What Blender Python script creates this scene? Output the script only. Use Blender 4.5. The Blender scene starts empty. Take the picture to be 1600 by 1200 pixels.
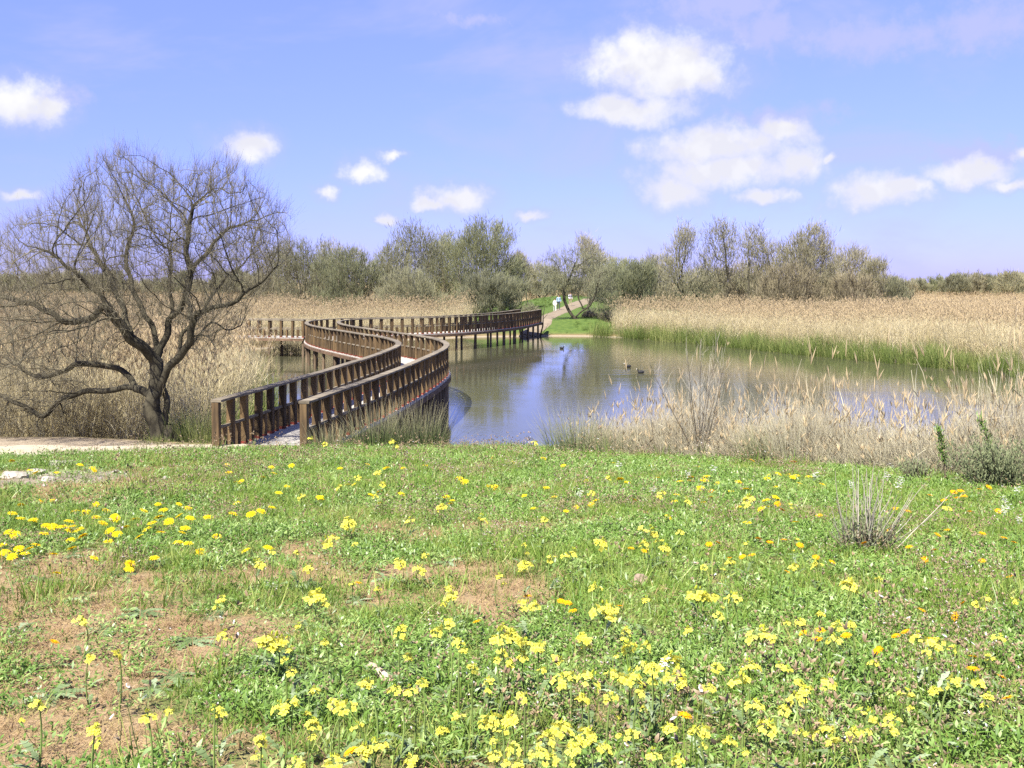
import bpy, bmesh, math, random
import numpy as np
from mathutils import Vector, Matrix, kdtree

# ------------------------------------------------------------------ camera, sky, sun, exposure
random.seed(7)
RNG = np.random.default_rng(7)
SC = bpy.context.scene
COL = SC.collection
F_PX, HZ, EYE = 1570.0, 440.0, 4.45          # focal length and horizon row of the 1600 px photograph, eye above water


def ray(px, py):
    return np.array([(px - 800.0) / F_PX, 1.0, (HZ - py) / F_PX])


def at(px, py, d):
    r = ray(px, py)
    return np.array([r[0] * d, d, EYE + r[2] * d])


cam_d = bpy.data.cameras.new('camera')
cam = bpy.data.objects.new('camera', cam_d)
COL.objects.link(cam)
cam.location = (0, 0, EYE)
cam.rotation_euler = (math.radians(90), 0, 0)
cam_d.sensor_width = 36
cam_d.lens = F_PX / 1600 * 36
cam_d.shift_y = -160 / 1600
cam_d.clip_end = 6000
cam_d.clip_start = 0.05
SC.camera = cam

TO_SUN = Vector((-0.34, -0.62, 1.0)).normalized()
SUN_EL = math.asin(TO_SUN.z)
SUN_ROT = math.atan2(TO_SUN.x, TO_SUN.y)
sun_d = bpy.data.lights.new('sun', 'SUN')
sun_d.energy = 5.0
sun_d.angle = math.radians(0.53)
sun_d.color = (1.0, 0.95, 0.86)
sun = bpy.data.objects.new('sun', sun_d)
sun.rotation_euler = (-TO_SUN).to_track_quat('-Z', 'Y').to_euler()
COL.objects.link(sun)

SC.view_settings.view_transform = 'Standard'
SC.view_settings.look = 'None'
SC.view_settings.gamma = 1
SC.view_settings.exposure = 1.5
SC.cycles.max_bounces = 4
SC.cycles.diffuse_bounces = 2
SC.cycles.glossy_bounces = 3
SC.cycles.transmission_bounces = 3
SC.cycles.transparent_max_bounces = 8
SC.cycles.use_denoising = False
SC.cycles.caustics_reflective = False
SC.cycles.caustics_refractive = False


# ---- node helper
class NT:
    def __init__(self, tree):
        self.t = tree
        tree.nodes.clear()

    def n(self, typ, props=None, **ins):
        nd = self.t.nodes.new(typ)
        for k, v in (props or {}).items():
            setattr(nd, k, v)
        for k, v in ins.items():
            key = int(k[1:]) if k[0] == '_' and k[1:].isdigit() else k.replace('__', ' ')
            self.set(nd, key, v)
        return nd

    def set(self, nd, key, v):
        s = nd.inputs[key]
        if isinstance(v, bpy.types.NodeSocket):
            self.t.links.new(v, s)
        elif isinstance(v, bpy.types.Node):
            self.t.links.new(v.outputs[0], s)
        else:
            if s.type == 'RGBA' and len(v) == 3:
                v = (*v, 1)
            s.default_value = v

    def math(self, op, a, b=0.0, c=0.0, clamp=False):
        nd = self.t.nodes.new('ShaderNodeMath')
        nd.operation = op
        nd.use_clamp = clamp
        self.set(nd, 0, a)
        self.set(nd, 1, b)
        if op in ('MULTIPLY_ADD', 'SMOOTH_MIN', 'SMOOTH_MAX', 'WRAP', 'COMPARE'):
            self.set(nd, 2, c)
        return nd.outputs[0]

    def vmath(self, op, a, b=None, c=None):
        nd = self.t.nodes.new('ShaderNodeVectorMath')
        nd.operation = op
        self.set(nd, 0, a)
        if b is not None:
            self.set(nd, 1, b)
        if c is not None:
            self.set(nd, 2, c)
        return nd.outputs['Value'] if op in ('LENGTH', 'DOT_PRODUCT', 'DISTANCE') else nd.outputs[0]

    def mix(self, fac, a, b, blend='MIX'):
        nd = self.t.nodes.new('ShaderNodeMix')
        nd.data_type = 'RGBA'
        nd.blend_type = blend
        self.set(nd, 0, fac)
        self.set(nd, 6, a)
        self.set(nd, 7, b)
        return nd.outputs[2]

    def maprange(self, v, a, b, c=0.0, d=1.0, smooth=True):
        nd = self.t.nodes.new('ShaderNodeMapRange')
        nd.interpolation_type = 'SMOOTHSTEP' if smooth else 'LINEAR'
        self.set(nd, 0, v)
        for i, q in enumerate((a, b, c, d)):
            nd.inputs[1 + i].default_value = q
        return nd.outputs[0]

    def noise(self, vec, scale, detail=3, rough=0.55, dist=0.0, out='Fac'):
        nd = self.t.nodes.new('ShaderNodeTexNoise')
        if vec is not None:
            self.set(nd, 'Vector', vec)
        nd.inputs['Scale'].default_value = scale
        nd.inputs['Detail'].default_value = detail
        nd.inputs['Roughness'].default_value = rough
        nd.inputs['Distortion'].default_value = dist
        return nd.outputs[out]


# ---- sky with scattered cumulus, laid out by azimuth and elevation all round
world = bpy.data.worlds.new('World')
SC.world = world
world.use_nodes = True
W = NT(world.node_tree)
sky = W.n('ShaderNodeTexSky', dict(sky_type='NISHITA', sun_disc=False))
sky.sun_elevation = SUN_EL
sky.sun_rotation = SUN_ROT
sky.altitude = 600
sky.air_density = 1.0
sky.dust_density = 0.35
sky.ozone_density = 3.0
SKY_TINT = (.95, .785, 1.12)
SKY_LOW = (.35, .352, .96)
tc = W.n('ShaderNodeTexCoord')
dirv = tc.outputs['Generated']
sep = W.n('ShaderNodeSeparateXYZ', Vector=dirv)
az = W.math('ARCTAN2', sep.outputs[0], sep.outputs[1])
el = W.math('ARCSINE', sep.outputs[2])
ae = W.n('ShaderNodeCombineXYZ', X=az, Y=el, Z=0.0).outputs[0]
warp = W.noise(dirv, 26.0, 5, 0.6, out='Color')
warp2 = W.noise(dirv, 9.0, 3, 0.5, out='Color')
wv = W.vmath('MULTIPLY_ADD', warp, (0.045, 0.030, 0), (-0.0225, -0.015, 0))
wv2 = W.vmath('MULTIPLY_ADD', warp2, (0.05, 0.03, 0), (-0.025, -0.015, 0))
aew = W.vmath('ADD', W.vmath('ADD', ae, wv), wv2)


def ang(px, py):
    r = ray(px, py)
    r = r / np.linalg.norm(r)
    return math.atan2(r[0], r[1]), math.asin(r[2])


# px, py, half width, half height in the photograph, strength
CLOUDS = [(1000, 92, 66, 40, 1.0), (1070, 112, 72, 36, 1.0), (1040, 100, 100, 44, 1.0), (995, 168, 78, 24, 1.0),
          (1120, 225, 110, 34, .86), (1220, 205, 50, 24, .82), (1140, 262, 120, 30, .86), (1235, 250, 40, 30, .82),
          (1060, 295, 56, 32, .84), (1195, 307, 34, 14, .8), (1285, 245, 16, 10, .7),
          (1365, 298, 70, 26, 1.0), (1420, 290, 36, 16, .9), (1520, 268, 52, 17, 1.0), (1580, 287, 26, 10, .9),
          (20, 152, 62, 30, .9), (75, 158, 34, 18, .55), (383, 228, 38, 20, .95), (30, 297, 36, 10, .6),
          (705, 311, 46, 20, .95), (665, 318, 24, 10, .8), (600, 337, 20, 10, .8), (570, 265, 34, 18, .55),
          (520, 300, 18, 14, .6), (622, 240, 26, 10, .4), (825, 335, 30, 8, .3), (1592, 240, 20, 14, .45)]
cl = []
for (px, py, hw, hh, st) in CLOUDS:
    a, e = ang(px, py)
    cl.append((a, e, hw / F_PX, hh / F_PX, st))
crng = random.Random(5)
for i in range(9):                                            # the same sort of clouds round the rest of the sky
    a = crng.uniform(0.62, 2 * math.pi - 0.62)
    a = a if a < math.pi else a - 2 * math.pi
    hw = crng.uniform(.03, .1)
    cl.append((a, crng.uniform(.07, .75), hw, hw * crng.uniform(.35, .5), crng.uniform(.6, 1)))
near = None
under = None
for (a, e, hw, hh, st) in cl:
    q = W.vmath('MULTIPLY_ADD', aew, (1 / hw, 1 / hh, 0), (-a / hw, -e / hh, 0))
    L = W.math('ADD', W.vmath('LENGTH', q), (1 - st) * .55)
    near = L if near is None else W.math('MINIMUM', near, L)
    if hw > .026:
        hy = W.n('ShaderNodeSeparateXYZ', Vector=q).outputs[1]
        un = W.math('SUBTRACT', W.math('MULTIPLY', hy, -1.0), W.math('MULTIPLY', L, .75))
        under = un if under is None else W.math('MAXIMUM', under, un)
puff = W.noise(dirv, 46.0, 6, 0.62)
near = W.math('ADD', near, W.math('MULTIPLY_ADD', puff, 1.3, -0.65))
dens = W.maprange(near, 1.38, 0.42)
veil = W.math('MULTIPLY', W.maprange(near, 2.1, 0.8), 0.42)
thin = W.noise(W.vmath('MULTIPLY', dirv, (1, 1, 2.4)), 4.2, 5, 0.6, 0.4)
wisp = None
for (px, py, hw, hh) in ((1140, 6, 150, 34), (1200, 40, 80, 44), (1360, 55, 130, 34), (1530, 35, 110, 40), (735, 38, 60, 14), (1200, 185, 120, 26), (1560, 245, 70, 26), (90, 150, 50, 22), (1480, 240, 60, 22)):
    a, e = ang(px, py)
    q = W.vmath('MULTIPLY_ADD', aew, (F_PX / hw, F_PX / hh, 0), (-a * F_PX / hw, -e * F_PX / hh, 0))
    L = W.vmath('LENGTH', q)
    wisp = L if wisp is None else W.math('MINIMUM', wisp, L)
wisp = W.math('ADD', wisp, W.math('MULTIPLY_ADD', puff, 2.2, -1.1))
veil = W.math('MAXIMUM', veil, W.math('MULTIPLY', W.maprange(wisp, 1.3, 0.1), 0.8))
thin = W.math('MAXIMUM', veil, W.math('MULTIPLY', W.maprange(thin, 0.46, 0.74), 0.62))
low = W.math('POWER', W.maprange(el, 0.36, 0.0, smooth=False), 1.1)
skyc = W.mix(1.0, sky.outputs[0], W.mix(low, SKY_TINT, SKY_LOW), 'MULTIPLY')
skyc = W.mix(thin, skyc, (2.45, 2.58, 4.3))
shade = W.noise(W.vmath('ADD', dirv, (0.0, 0.0, 0.012)), 30.0, 3, 0.5)
lit = W.math('SUBTRACT', W.maprange(shade, 0.34, 0.62), W.maprange(under, -0.15, 0.35, 0, .6), clamp=True)
bright = W.mix(lit, (3.75, 3.72, 3.85), (4.55, 4.5, 4.3))
skyc = W.mix(W.math('MULTIPLY', dens, .90), skyc, bright)
bg = W.n('ShaderNodeBackground', Color=skyc, Strength=0.083)
out = W.n('ShaderNodeOutputWorld')
W.t.links.new(bg.outputs[0], out.inputs[0])
world.cycles.sampling_method = 'MANUAL'
world.cycles.sample_map_resolution = 512


# ------------------------------------------------------------------ helpers: objects, meshes
ORD = 'first second third fourth fifth sixth seventh eighth ninth tenth eleventh twelfth thirteenth fourteenth fifteenth sixteenth seventeenth eighteenth nineteenth twentieth'.split()


def ordinals(items, text):
    """items = (photo column, object); tells alike things of one row apart by their order from the left"""
    items = sorted(items, key=lambda q: q[0])
    n = len(items)
    for i, (px, o) in enumerate(items):
        if n == 1:
            o['label'] = 'only ' + text
        elif i < 20 and i <= n - 1 - i:
            o['label'] = (ORD[i] if i else 'leftmost') + (' from the left, ' if i else ' ') + text
        elif n - 1 - i < 20:
            o['label'] = (ORD[n - 1 - i] if i < n - 1 else 'rightmost') + (' from the right, ' if i < n - 1 else ' ') + text


def tag(o, label=None, cat=None, group=None, kind=None):
    if label:
        o['label'] = label
    if cat:
        o['category'] = cat
    if group:
        o['group'] = group
    if kind:
        o['kind'] = kind
    return o


def empty(name, loc=(0, 0, 0), rz=0.0):
    o = bpy.data.objects.new(name, None)
    o.empty_display_size = 0.2
    o.location = loc
    o.rotation_euler = (0, 0, rz)
    COL.objects.link(o)
    return o


def link(name, me, parent=None, loc=None, col=None):
    o = bpy.data.objects.new(name, me)
    (col or COL).objects.link(o)
    if parent:
        o.parent = parent
    if loc is not None:
        o.location = loc
    return o


def copy_tree(o, parent=None):
    c = o.copy()
    COL.objects.link(c)
    c.parent = parent
    for ch in list(o.children):
        copy_tree(ch, c)
    return c


class Acc:
    """collects vertices, quads and triangles with a per-vertex colour ct = (t along, random, kind)"""

    def __init__(self):
        self.V, self.Q, self.T, self.C, self.MQ, self.MT = [], [], [], [], [], []
        self.nv = 0

    def add(self, V, F, ct=None, mat=0):
        V = np.asarray(V, float).reshape(-1, 3)
        F = np.asarray(F, int)
        if ct is None:
            ct = np.zeros((len(V), 3))
        ct = np.asarray(ct, float)
        if ct.ndim == 1:
            ct = np.tile(ct, (len(V), 1))
        self.V.append(V)
        self.C.append(ct)
        m = np.full(len(F), mat) if np.isscalar(mat) else np.asarray(mat)
        if F.shape[1] == 4:
            self.Q.append(F + self.nv)
            self.MQ.append(m)
        else:
            self.T.append(F + self.nv)
            self.MT.append(m)
        self.nv += len(V)

    def mesh(self, name, mats, smooth=True):
        V = np.concatenate(self.V)
        C = np.concatenate(self.C)
        Q = np.concatenate(self.Q) if self.Q else np.zeros((0, 4), int)
        T = np.concatenate(self.T) if self.T else np.zeros((0, 3), int)
        M = np.concatenate(self.MQ + self.MT)
        me = bpy.data.meshes.new(name)
        me.vertices.add(len(V))
        me.vertices.foreach_set('co', V.astype(np.float32).ravel())
        me.loops.add(len(Q) * 4 + len(T) * 3)
        me.loops.foreach_set('vertex_index', np.concatenate([Q.ravel(), T.ravel()]).astype(np.int32))
        me.polygons.add(len(Q) + len(T))
        st = np.concatenate([np.arange(len(Q)) * 4, len(Q) * 4 + np.arange(len(T)) * 3])
        me.polygons.foreach_set('loop_start', st.astype(np.int32))
        me.polygons.foreach_set('material_index', M.astype(np.int32))
        me.polygons.foreach_set('use_smooth', np.full(len(Q) + len(T), smooth))
        at_ = me.attributes.new('ct', 'FLOAT_COLOR', 'POINT')
        at_.data.foreach_set('color', np.concatenate([C, np.ones((len(C), 1))], 1).astype(np.float32).ravel())
        for m in (mats if isinstance(mats, (list, tuple)) else [mats]):
            me.materials.append(m)
        me.update(calc_edges=True)
        me.validate()
        return me


def blades(acc, base, az, length, width, lean, bend, seg=3, twist=None, mat=0, kind=0.0, tip=0.08, mid=None):
    """many leaf strips at once; lean = angle off the vertical at the foot, bend = added towards the tip"""
    base = np.asarray(base, float)
    n = len(base)
    az, length, width, lean, bend = [np.broadcast_to(np.asarray(q, float), (n,)) for q in (az, length, width, lean, bend)]
    tw = RNG.uniform(-1.2, 1.2, n) if twist is None else np.broadcast_to(twist, (n,))
    rnd = RNG.random(n)
    P = base.copy()
    V = np.zeros((n, seg + 1, 2, 3))
    C = np.zeros((n, seg + 1, 2, 3))
    sa = az + math.pi / 2 + tw
    side = np.stack([np.cos(sa), np.sin(sa), np.zeros(n)], 1)
    for k in range(seg + 1):
        t = k / seg
        w = width * (mid[k] if mid is not None else (1 - t) ** 0.75 * (1 - tip) + tip) * 0.5
        V[:, k, 0] = P - side * w[:, None]
        V[:, k, 1] = P + side * w[:, None]
        C[:, k, :, 0] = t
        C[:, k, :, 1] = rnd[:, None]
        C[:, k, :, 2] = kind
        th = lean + bend * ((k + 0.5) / seg)
        P = P + (length / seg)[:, None] * np.stack([np.sin(th) * np.cos(az), np.sin(th) * np.sin(az), np.cos(th)], 1)
    i0 = (np.arange(n) * (seg + 1) * 2)[:, None] + np.arange(seg)[None] * 2
    F = np.stack([i0, i0 + 1, i0 + 3, i0 + 2], -1).reshape(-1, 4)
    acc.add(V.reshape(-1, 3), F, C.reshape(-1, 3), mat)
    return P


def tube(acc, pts, rad, sides=5, mat=0, ct=(0, 0, 0), cap=True):
    pts = np.asarray(pts, float)
    m = len(pts)
    rad = np.broadcast_to(np.asarray(rad, float), (m,))
    d = np.gradient(pts, axis=0)
    d /= np.linalg.norm(d, axis=1)[:, None] + 1e-9
    ref = np.array([0.31, 0.95, 0.05]) if abs(d[0][2]) > 0.8 else np.array([0, 0, 1.0])
    V = np.zeros((m, sides, 3))
    a = np.arange(sides) / sides * 2 * math.pi
    for i in range(m):
        u = np.cross(d[i], ref)
        u /= np.linalg.norm(u) + 1e-9
        v = np.cross(d[i], u)
        ref = np.cross(u, d[i]) if i else ref
        V[i] = pts[i] + rad[i] * (np.cos(a)[:, None] * u + np.sin(a)[:, None] * v)
    k = np.arange(sides)
    F = []
    for i in range(m - 1):
        F.append(np.stack([i * sides + k, i * sides + (k + 1) % sides, (i + 1) * sides + (k + 1) % sides, (i + 1) * sides + k], 1))
    F = np.concatenate(F)
    acc.add(V.reshape(-1, 3), F, ct, mat)
    if cap and sides == 4:
        acc.add(V[0], [[3, 2, 1, 0]], ct, mat)
        acc.add(V[-1], [[0, 1, 2, 3]], ct, mat)


def box_mesh(name, sx, sy, z0, z1, mat, bev=0.006, split=None, mat2=None):
    """chamfered timber with its foot at the origin; split = height below which the foot colour is used"""
    acc = Acc()
    zs = [z0, z1] if split is None else [z0, split, z1]
    b = bev
    ring = [(-sx + b, -sy), (sx - b, -sy), (sx, -sy + b), (sx, sy - b), (sx - b, sy), (-sx + b, sy), (-sx, sy - b), (-sx, -sy + b)]
    V = [(x, y, z) for z in zs for x, y in ring]
    n = 8
    F, M = [], []
    for k in range(len(zs) - 1):
        for i in range(n):
            F.append([k * n + i, k * n + (i + 1) % n, (k + 1) * n + (i + 1) % n, (k + 1) * n + i])
            M.append(1 if (split is not None and k == 0) else 0)
    top = (len(zs) - 1) * n
    for q in ([0, 1, 2, 3], [0, 3, 4, 7], [4, 5, 6, 7]):
        F.append([top + i for i in q])
        M.append(0)
        F.append([i for i in reversed(q)])
        M.append(1 if split is not None else 0)
    acc.add(V, F, (0, 0, 0), M)
    return acc.mesh(name, [mat] + ([mat2] if mat2 else []), smooth=False)


def rock_mesh(name, mat, seed, r=(1, 1, .7), sub=3, rough=.35):
    rs = np.random.default_rng(seed)
    bm = bmesh.new()
    bmesh.ops.create_icosphere(bm, subdivisions=sub, radius=1)
    pl = [(rs.normal(size=3), rs.uniform(.55, .95)) for _ in range(9)]
    pl = [(p / np.linalg.norm(p), q) for p, q in pl]
    for v in bm.verts:
        c = np.array(v.co)
        for p, q in pl:
            s = c @ p
            if s > q:
                c = c - p * (s - q) * .85
        c = c * (1 + rough * .12 * rs.normal())
        v.co = Vector(c * np.array(r))
    me = bpy.data.meshes.new(name)
    bm.to_mesh(me)
    bm.free()
    me.materials.append(mat)
    return me


def scatter(name, P, rot, scale, idx, sources, label, cat):
    """geometry-node scatter: one object that stands for a mass nobody could count"""
    P = np.asarray(P, float)
    me = bpy.data.meshes.new(name)
    me.vertices.add(len(P))
    me.vertices.foreach_set('co', P.astype(np.float32).ravel())
    a = me.attributes.new('rot', 'FLOAT_VECTOR', 'POINT')
    a.data.foreach_set('vector', np.asarray(rot, np.float32).ravel())
    a = me.attributes.new('scl', 'FLOAT_VECTOR', 'POINT')
    s = np.asarray(scale, np.float32)
    if s.ndim == 1:
        s = np.repeat(s[:, None], 3, 1)
    a.data.foreach_set('vector', s.ravel())
    a = me.attributes.new('pick', 'INT', 'POINT')
    a.data.foreach_set('value', np.asarray(idx, np.int32))
    o = link(name, me)
    tag(o, label, cat, kind='stuff')
    sc = bpy.data.collections.new(name + '_source')
    for i, m in enumerate(sources):
        so = bpy.data.objects.new('%s_source_%02d' % (name, i), m)
        sc.objects.link(so)
    g = bpy.data.node_groups.new(name + '_scatter', 'GeometryNodeTree')
    g.interface.new_socket('Geometry', in_out='INPUT', socket_type='NodeSocketGeometry')
    g.interface.new_socket('Geometry', in_out='OUTPUT', socket_type='NodeSocketGeometry')
    N = g.nodes
    gi, go = N.new('NodeGroupInput'), N.new('NodeGroupOutput')
    ci = N.new('GeometryNodeCollectionInfo')
    ci.inputs['Collection'].default_value = sc
    ci.inputs['Separate Children'].default_value = True
    ci.inputs['Reset Children'].default_value = True
    ip = N.new('GeometryNodeInstanceOnPoints')
    ip.inputs['Pick Instance'].default_value = True

    def attr(nm, dt):
        q = N.new('GeometryNodeInputNamedAttribute')
        q.data_type = dt
        q.inputs['Name'].default_value = nm
        return q.outputs[0]
    Lk = g.links.new
    Lk(gi.outputs[0], ip.inputs['Points'])
    Lk(ci.outputs[0], ip.inputs['Instance'])
    Lk(attr('pick', 'INT'), ip.inputs['Instance Index'])
    Lk(attr('rot', 'FLOAT_VECTOR'), ip.inputs['Rotation'])
    Lk(attr('scl', 'FLOAT_VECTOR'), ip.inputs['Scale'])
    Lk(ip.outputs[0], go.inputs[0])
    md = o.modifiers.new('scatter', 'NODES')
    md.node_group = g
    return o


def vnoise(x, y, seed=0):
    xi, yi = np.floor(x), np.floor(y)
    fx, fy = x - xi, y - yi
    fx, fy = fx * fx * (3 - 2 * fx), fy * fy * (3 - 2 * fy)

    def h(i, j):
        q = np.sin(i * 127.1 + j * 311.7 + seed * 74.7) * 43758.5453
        return q - np.floor(q)
    return (h(xi, yi) * (1 - fx) + h(xi + 1, yi) * fx) * (1 - fy) + (h(xi, yi + 1) * (1 - fx) + h(xi + 1, yi + 1) * fx) * fy


def fbm(x, y, seed=0, oct=4):
    s, a, t = 0, 0.5, 0
    for k in range(oct):
        s = s + a * vnoise(x * 2 ** k, y * 2 ** k, seed + k * 13)
        t += a
        a *= .5
    return s / t


# ------------------------------------------------------------------ materials
MATS = {}


def mat_new(name):
    m = bpy.data.materials.new(name)
    m.use_nodes = True
    MATS[name] = m
    return m, NT(m.node_tree)


def finish(T, shader):
    o = T.n('ShaderNodeOutputMaterial')
    T.t.links.new(shader.outputs[0], o.inputs[0])


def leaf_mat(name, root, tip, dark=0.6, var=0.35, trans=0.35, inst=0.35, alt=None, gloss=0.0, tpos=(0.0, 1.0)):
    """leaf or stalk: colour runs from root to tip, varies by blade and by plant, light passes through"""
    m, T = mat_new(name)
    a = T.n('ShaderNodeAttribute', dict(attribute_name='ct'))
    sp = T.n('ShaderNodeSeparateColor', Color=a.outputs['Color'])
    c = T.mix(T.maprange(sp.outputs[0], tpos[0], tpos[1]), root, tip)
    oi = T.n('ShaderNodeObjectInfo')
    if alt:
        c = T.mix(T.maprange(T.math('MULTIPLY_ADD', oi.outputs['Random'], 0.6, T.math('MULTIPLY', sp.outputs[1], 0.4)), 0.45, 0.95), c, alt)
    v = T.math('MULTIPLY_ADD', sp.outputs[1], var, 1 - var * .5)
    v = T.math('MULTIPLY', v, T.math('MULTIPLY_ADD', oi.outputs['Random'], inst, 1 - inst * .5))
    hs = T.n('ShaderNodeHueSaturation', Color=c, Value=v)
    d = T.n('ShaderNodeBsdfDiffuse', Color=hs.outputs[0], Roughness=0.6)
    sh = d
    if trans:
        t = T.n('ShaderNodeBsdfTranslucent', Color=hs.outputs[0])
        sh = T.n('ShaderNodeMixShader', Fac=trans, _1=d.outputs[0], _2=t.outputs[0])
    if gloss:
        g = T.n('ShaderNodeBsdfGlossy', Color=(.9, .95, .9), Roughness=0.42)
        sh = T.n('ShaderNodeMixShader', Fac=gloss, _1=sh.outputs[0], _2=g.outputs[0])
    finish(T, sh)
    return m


def solid_mat(name, c1, c2, scale=8.0, rough=0.8, detail=4, bump=0.3, stretch=(1, 1, 1), obj=True, lo=.3, hi=.7, inst=0.0, spec=.3):
    m, T = mat_new(name)
    tcn = T.n('ShaderNodeTexCoord')
    v = T.vmath('MULTIPLY', tcn.outputs['Object' if obj else 'Generated'], stretch)
    oi = T.n('ShaderNodeObjectInfo')
    if inst:
        v = T.vmath('ADD', v, T.vmath('MULTIPLY', T.n('ShaderNodeCombineXYZ', X=oi.outputs['Random'], Y=oi.outputs['Random'], Z=oi.outputs['Random']).outputs[0], (37, 51, 23)))
    nz = T.noise(v, scale, detail, 0.62)
    c = T.mix(T.maprange(nz, lo, hi), c1, c2)
    if inst:
        c = T.n('ShaderNodeHueSaturation', Color=c, Value=T.math('MULTIPLY_ADD', oi.outputs['Random'], inst, 1 - inst / 2)).outputs[0]
    b = T.n('ShaderNodeBump', Strength=bump, Distance=0.02, Height=T.noise(v, scale * 2.2, 5, 0.65))
    p = T.n('ShaderNodeBsdfPrincipled', Base__Color=c, Roughness=rough, Normal=b.outputs[0])
    p.inputs['Specular IOR Level'].default_value = spec
    finish(T, p)
    return m


BARK = solid_mat('bark', (.020, .017, .010), (.066, .058, .036), 9, .92, 6, .9, (1, 1, .35))
BARK_GREY = solid_mat('grey_bark', (.10, .085, .055), (.21, .185, .13), 5, .92, 5, .6, (1, 1, .4))
TIMBER = solid_mat('rail_timber', (.045, .029, .014), (.138, .089, .039), 7, .8, 8, .5, (1, 1, .18), inst=.7)
TIMBER_TOP = solid_mat('handrail_timber', (.085, .070, .048), (.21, .178, .125), 6, .85, 6, .4, (.25, 1, 1), inst=.3)
PLANK = solid_mat('deck_timber', (.26, .24, .205), (.44, .41, .355), 5, .85, 6, .35, (.3, 1.6, 1), inst=.25)
REDPAINT = solid_mat('red_primer', (.11, .022, .013), (.20, .042, .025), 14, .6, 4, .2, inst=.3)
PILE = solid_mat('pile_timber', (.075, .05, .03), (.19, .14, .09), 5, .85, 5, .5, (1, 1, .2), inst=.4)
BEAM = solid_mat('beam_timber', (.085, .050, .03), (.165, .105, .062), 5, .8, 5, .4, (.3, 1, 1), inst=.3)
ROCK_WHITE = solid_mat('pale_limestone', (.21, .19, .155), (.36, .33, .275), 5, .9, 6, .8)
ROCK_BROWN = solid_mat('brown_stone', (.16, .115, .08), (.34, .26, .19), 9, .9, 6, .8)
DRIFT = solid_mat('bleached_wood', (.28, .21, .145), (.46, .37, .28), 20, .85, 4, .5, (1, 1, .2))

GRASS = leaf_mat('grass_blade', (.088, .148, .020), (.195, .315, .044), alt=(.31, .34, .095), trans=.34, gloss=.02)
CLOVER = leaf_mat('broad_leaf', (.075, .140, .022), (.165, .285, .050), alt=(.25, .32, .11), trans=.24, gloss=.03)
STRAW = leaf_mat('dry_straw', (.22, .145, .075), (.40, .28, .165), trans=.25, alt=(.28, .23, .10))
SEEDS = leaf_mat('brown_seed_head', (.12, .09, .045), (.36, .28, .19), trans=.15, alt=(.24, .17, .10))
ROSETTE = leaf_mat('rosette_leaf', (.11, .16, .05), (.20, .275, .115), alt=(.27, .32, .20), trans=.3, gloss=.04)
M_STEM = leaf_mat('flower_stem', (.12, .17, .045), (.20, .27, .08), trans=.2)
M_YEL = leaf_mat('lemon_petal', (.66, .60, .06), (.80, .76, .15), trans=.35, var=.3, inst=.2)
M_BUD = leaf_mat('green_bud', (.30, .38, .04), (.50, .52, .06), trans=.3)
M_DAISY = leaf_mat('yellow_petal', (.66, .43, .012), (.76, .60, .02), trans=.3, var=.3, inst=.12)
M_ORANGE = leaf_mat('orange_petal', (.66, .27, .008), (.76, .40, .012), trans=.3, var=.3, inst=.15)
M_DISC = leaf_mat('flower_disc', (.55, .30, .01), (.66, .40, .015), trans=.0)
M_WHITE = leaf_mat('white_petal', (.52, .50, .48), (.66, .65, .62), trans=.3, var=.12, inst=.1)
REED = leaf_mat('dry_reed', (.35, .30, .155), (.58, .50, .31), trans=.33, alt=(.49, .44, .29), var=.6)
PLUME = leaf_mat('reed_plume', (.37, .29, .165), (.51, .41, .255), trans=.3)
NEARDRY = leaf_mat('bleached_grass', (.26, .23, .135), (.47, .42, .30), trans=.25, alt=(.39, .37, .26), var=.45)
GREENREED = leaf_mat('young_reed', (.10, .145, .035), (.21, .275, .08), trans=.4, alt=(.28, .29, .11))
RUSH = leaf_mat('rush_blade', (.075, .11, .035), (.36, .325, .20), trans=.2, alt=(.20, .22, .11), tpos=(.25, 1.0))
SHRUB = leaf_mat('shrub_leaf', (.15, .175, .085), (.29, .325, .175), trans=.35, alt=(.30, .30, .20))
TWIG = leaf_mat('twig', (.10, .08, .055), (.17, .145, .10), trans=0)
TWIG_MAIN = leaf_mat('bare_twig', (.12, .108, .07), (.235, .21, .15), trans=0)
TWIG_PALE = leaf_mat('pale_twig', (.20, .18, .14), (.36, .33, .265), trans=0)
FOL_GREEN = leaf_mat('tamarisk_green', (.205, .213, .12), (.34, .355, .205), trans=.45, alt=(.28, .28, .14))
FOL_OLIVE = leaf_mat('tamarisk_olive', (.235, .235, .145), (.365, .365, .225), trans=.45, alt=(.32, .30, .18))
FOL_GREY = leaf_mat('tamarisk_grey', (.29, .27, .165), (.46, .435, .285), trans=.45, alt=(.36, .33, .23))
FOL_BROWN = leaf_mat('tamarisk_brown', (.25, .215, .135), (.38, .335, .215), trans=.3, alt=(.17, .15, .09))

# ------------------------------------------------------------------ terrain
LAKE = np.array([(-6.4, 20.6), (-7.0, 25), (-7.9, 31), (-9.6, 38), (-11.8, 44), (-14.5, 50), (-17.5, 57), (-19, 62), (-17, 66),
                 (-13, 70.5), (-8, 76.5), (-3, 80.5), (2.5, 82.0), (6, 81.6), (9.2, 79.5), (13.6, 71.3), (16.5, 64.7), (18.9, 59.2),
                 (21, 55), (22.7, 51), (24, 47.2), (26.5, 41), (30, 33), (36, 24), (44, 12), (44, 0), (18, -12), (8, 2), (4, 8), (0, 14), (-4, 18)], float)


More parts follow.
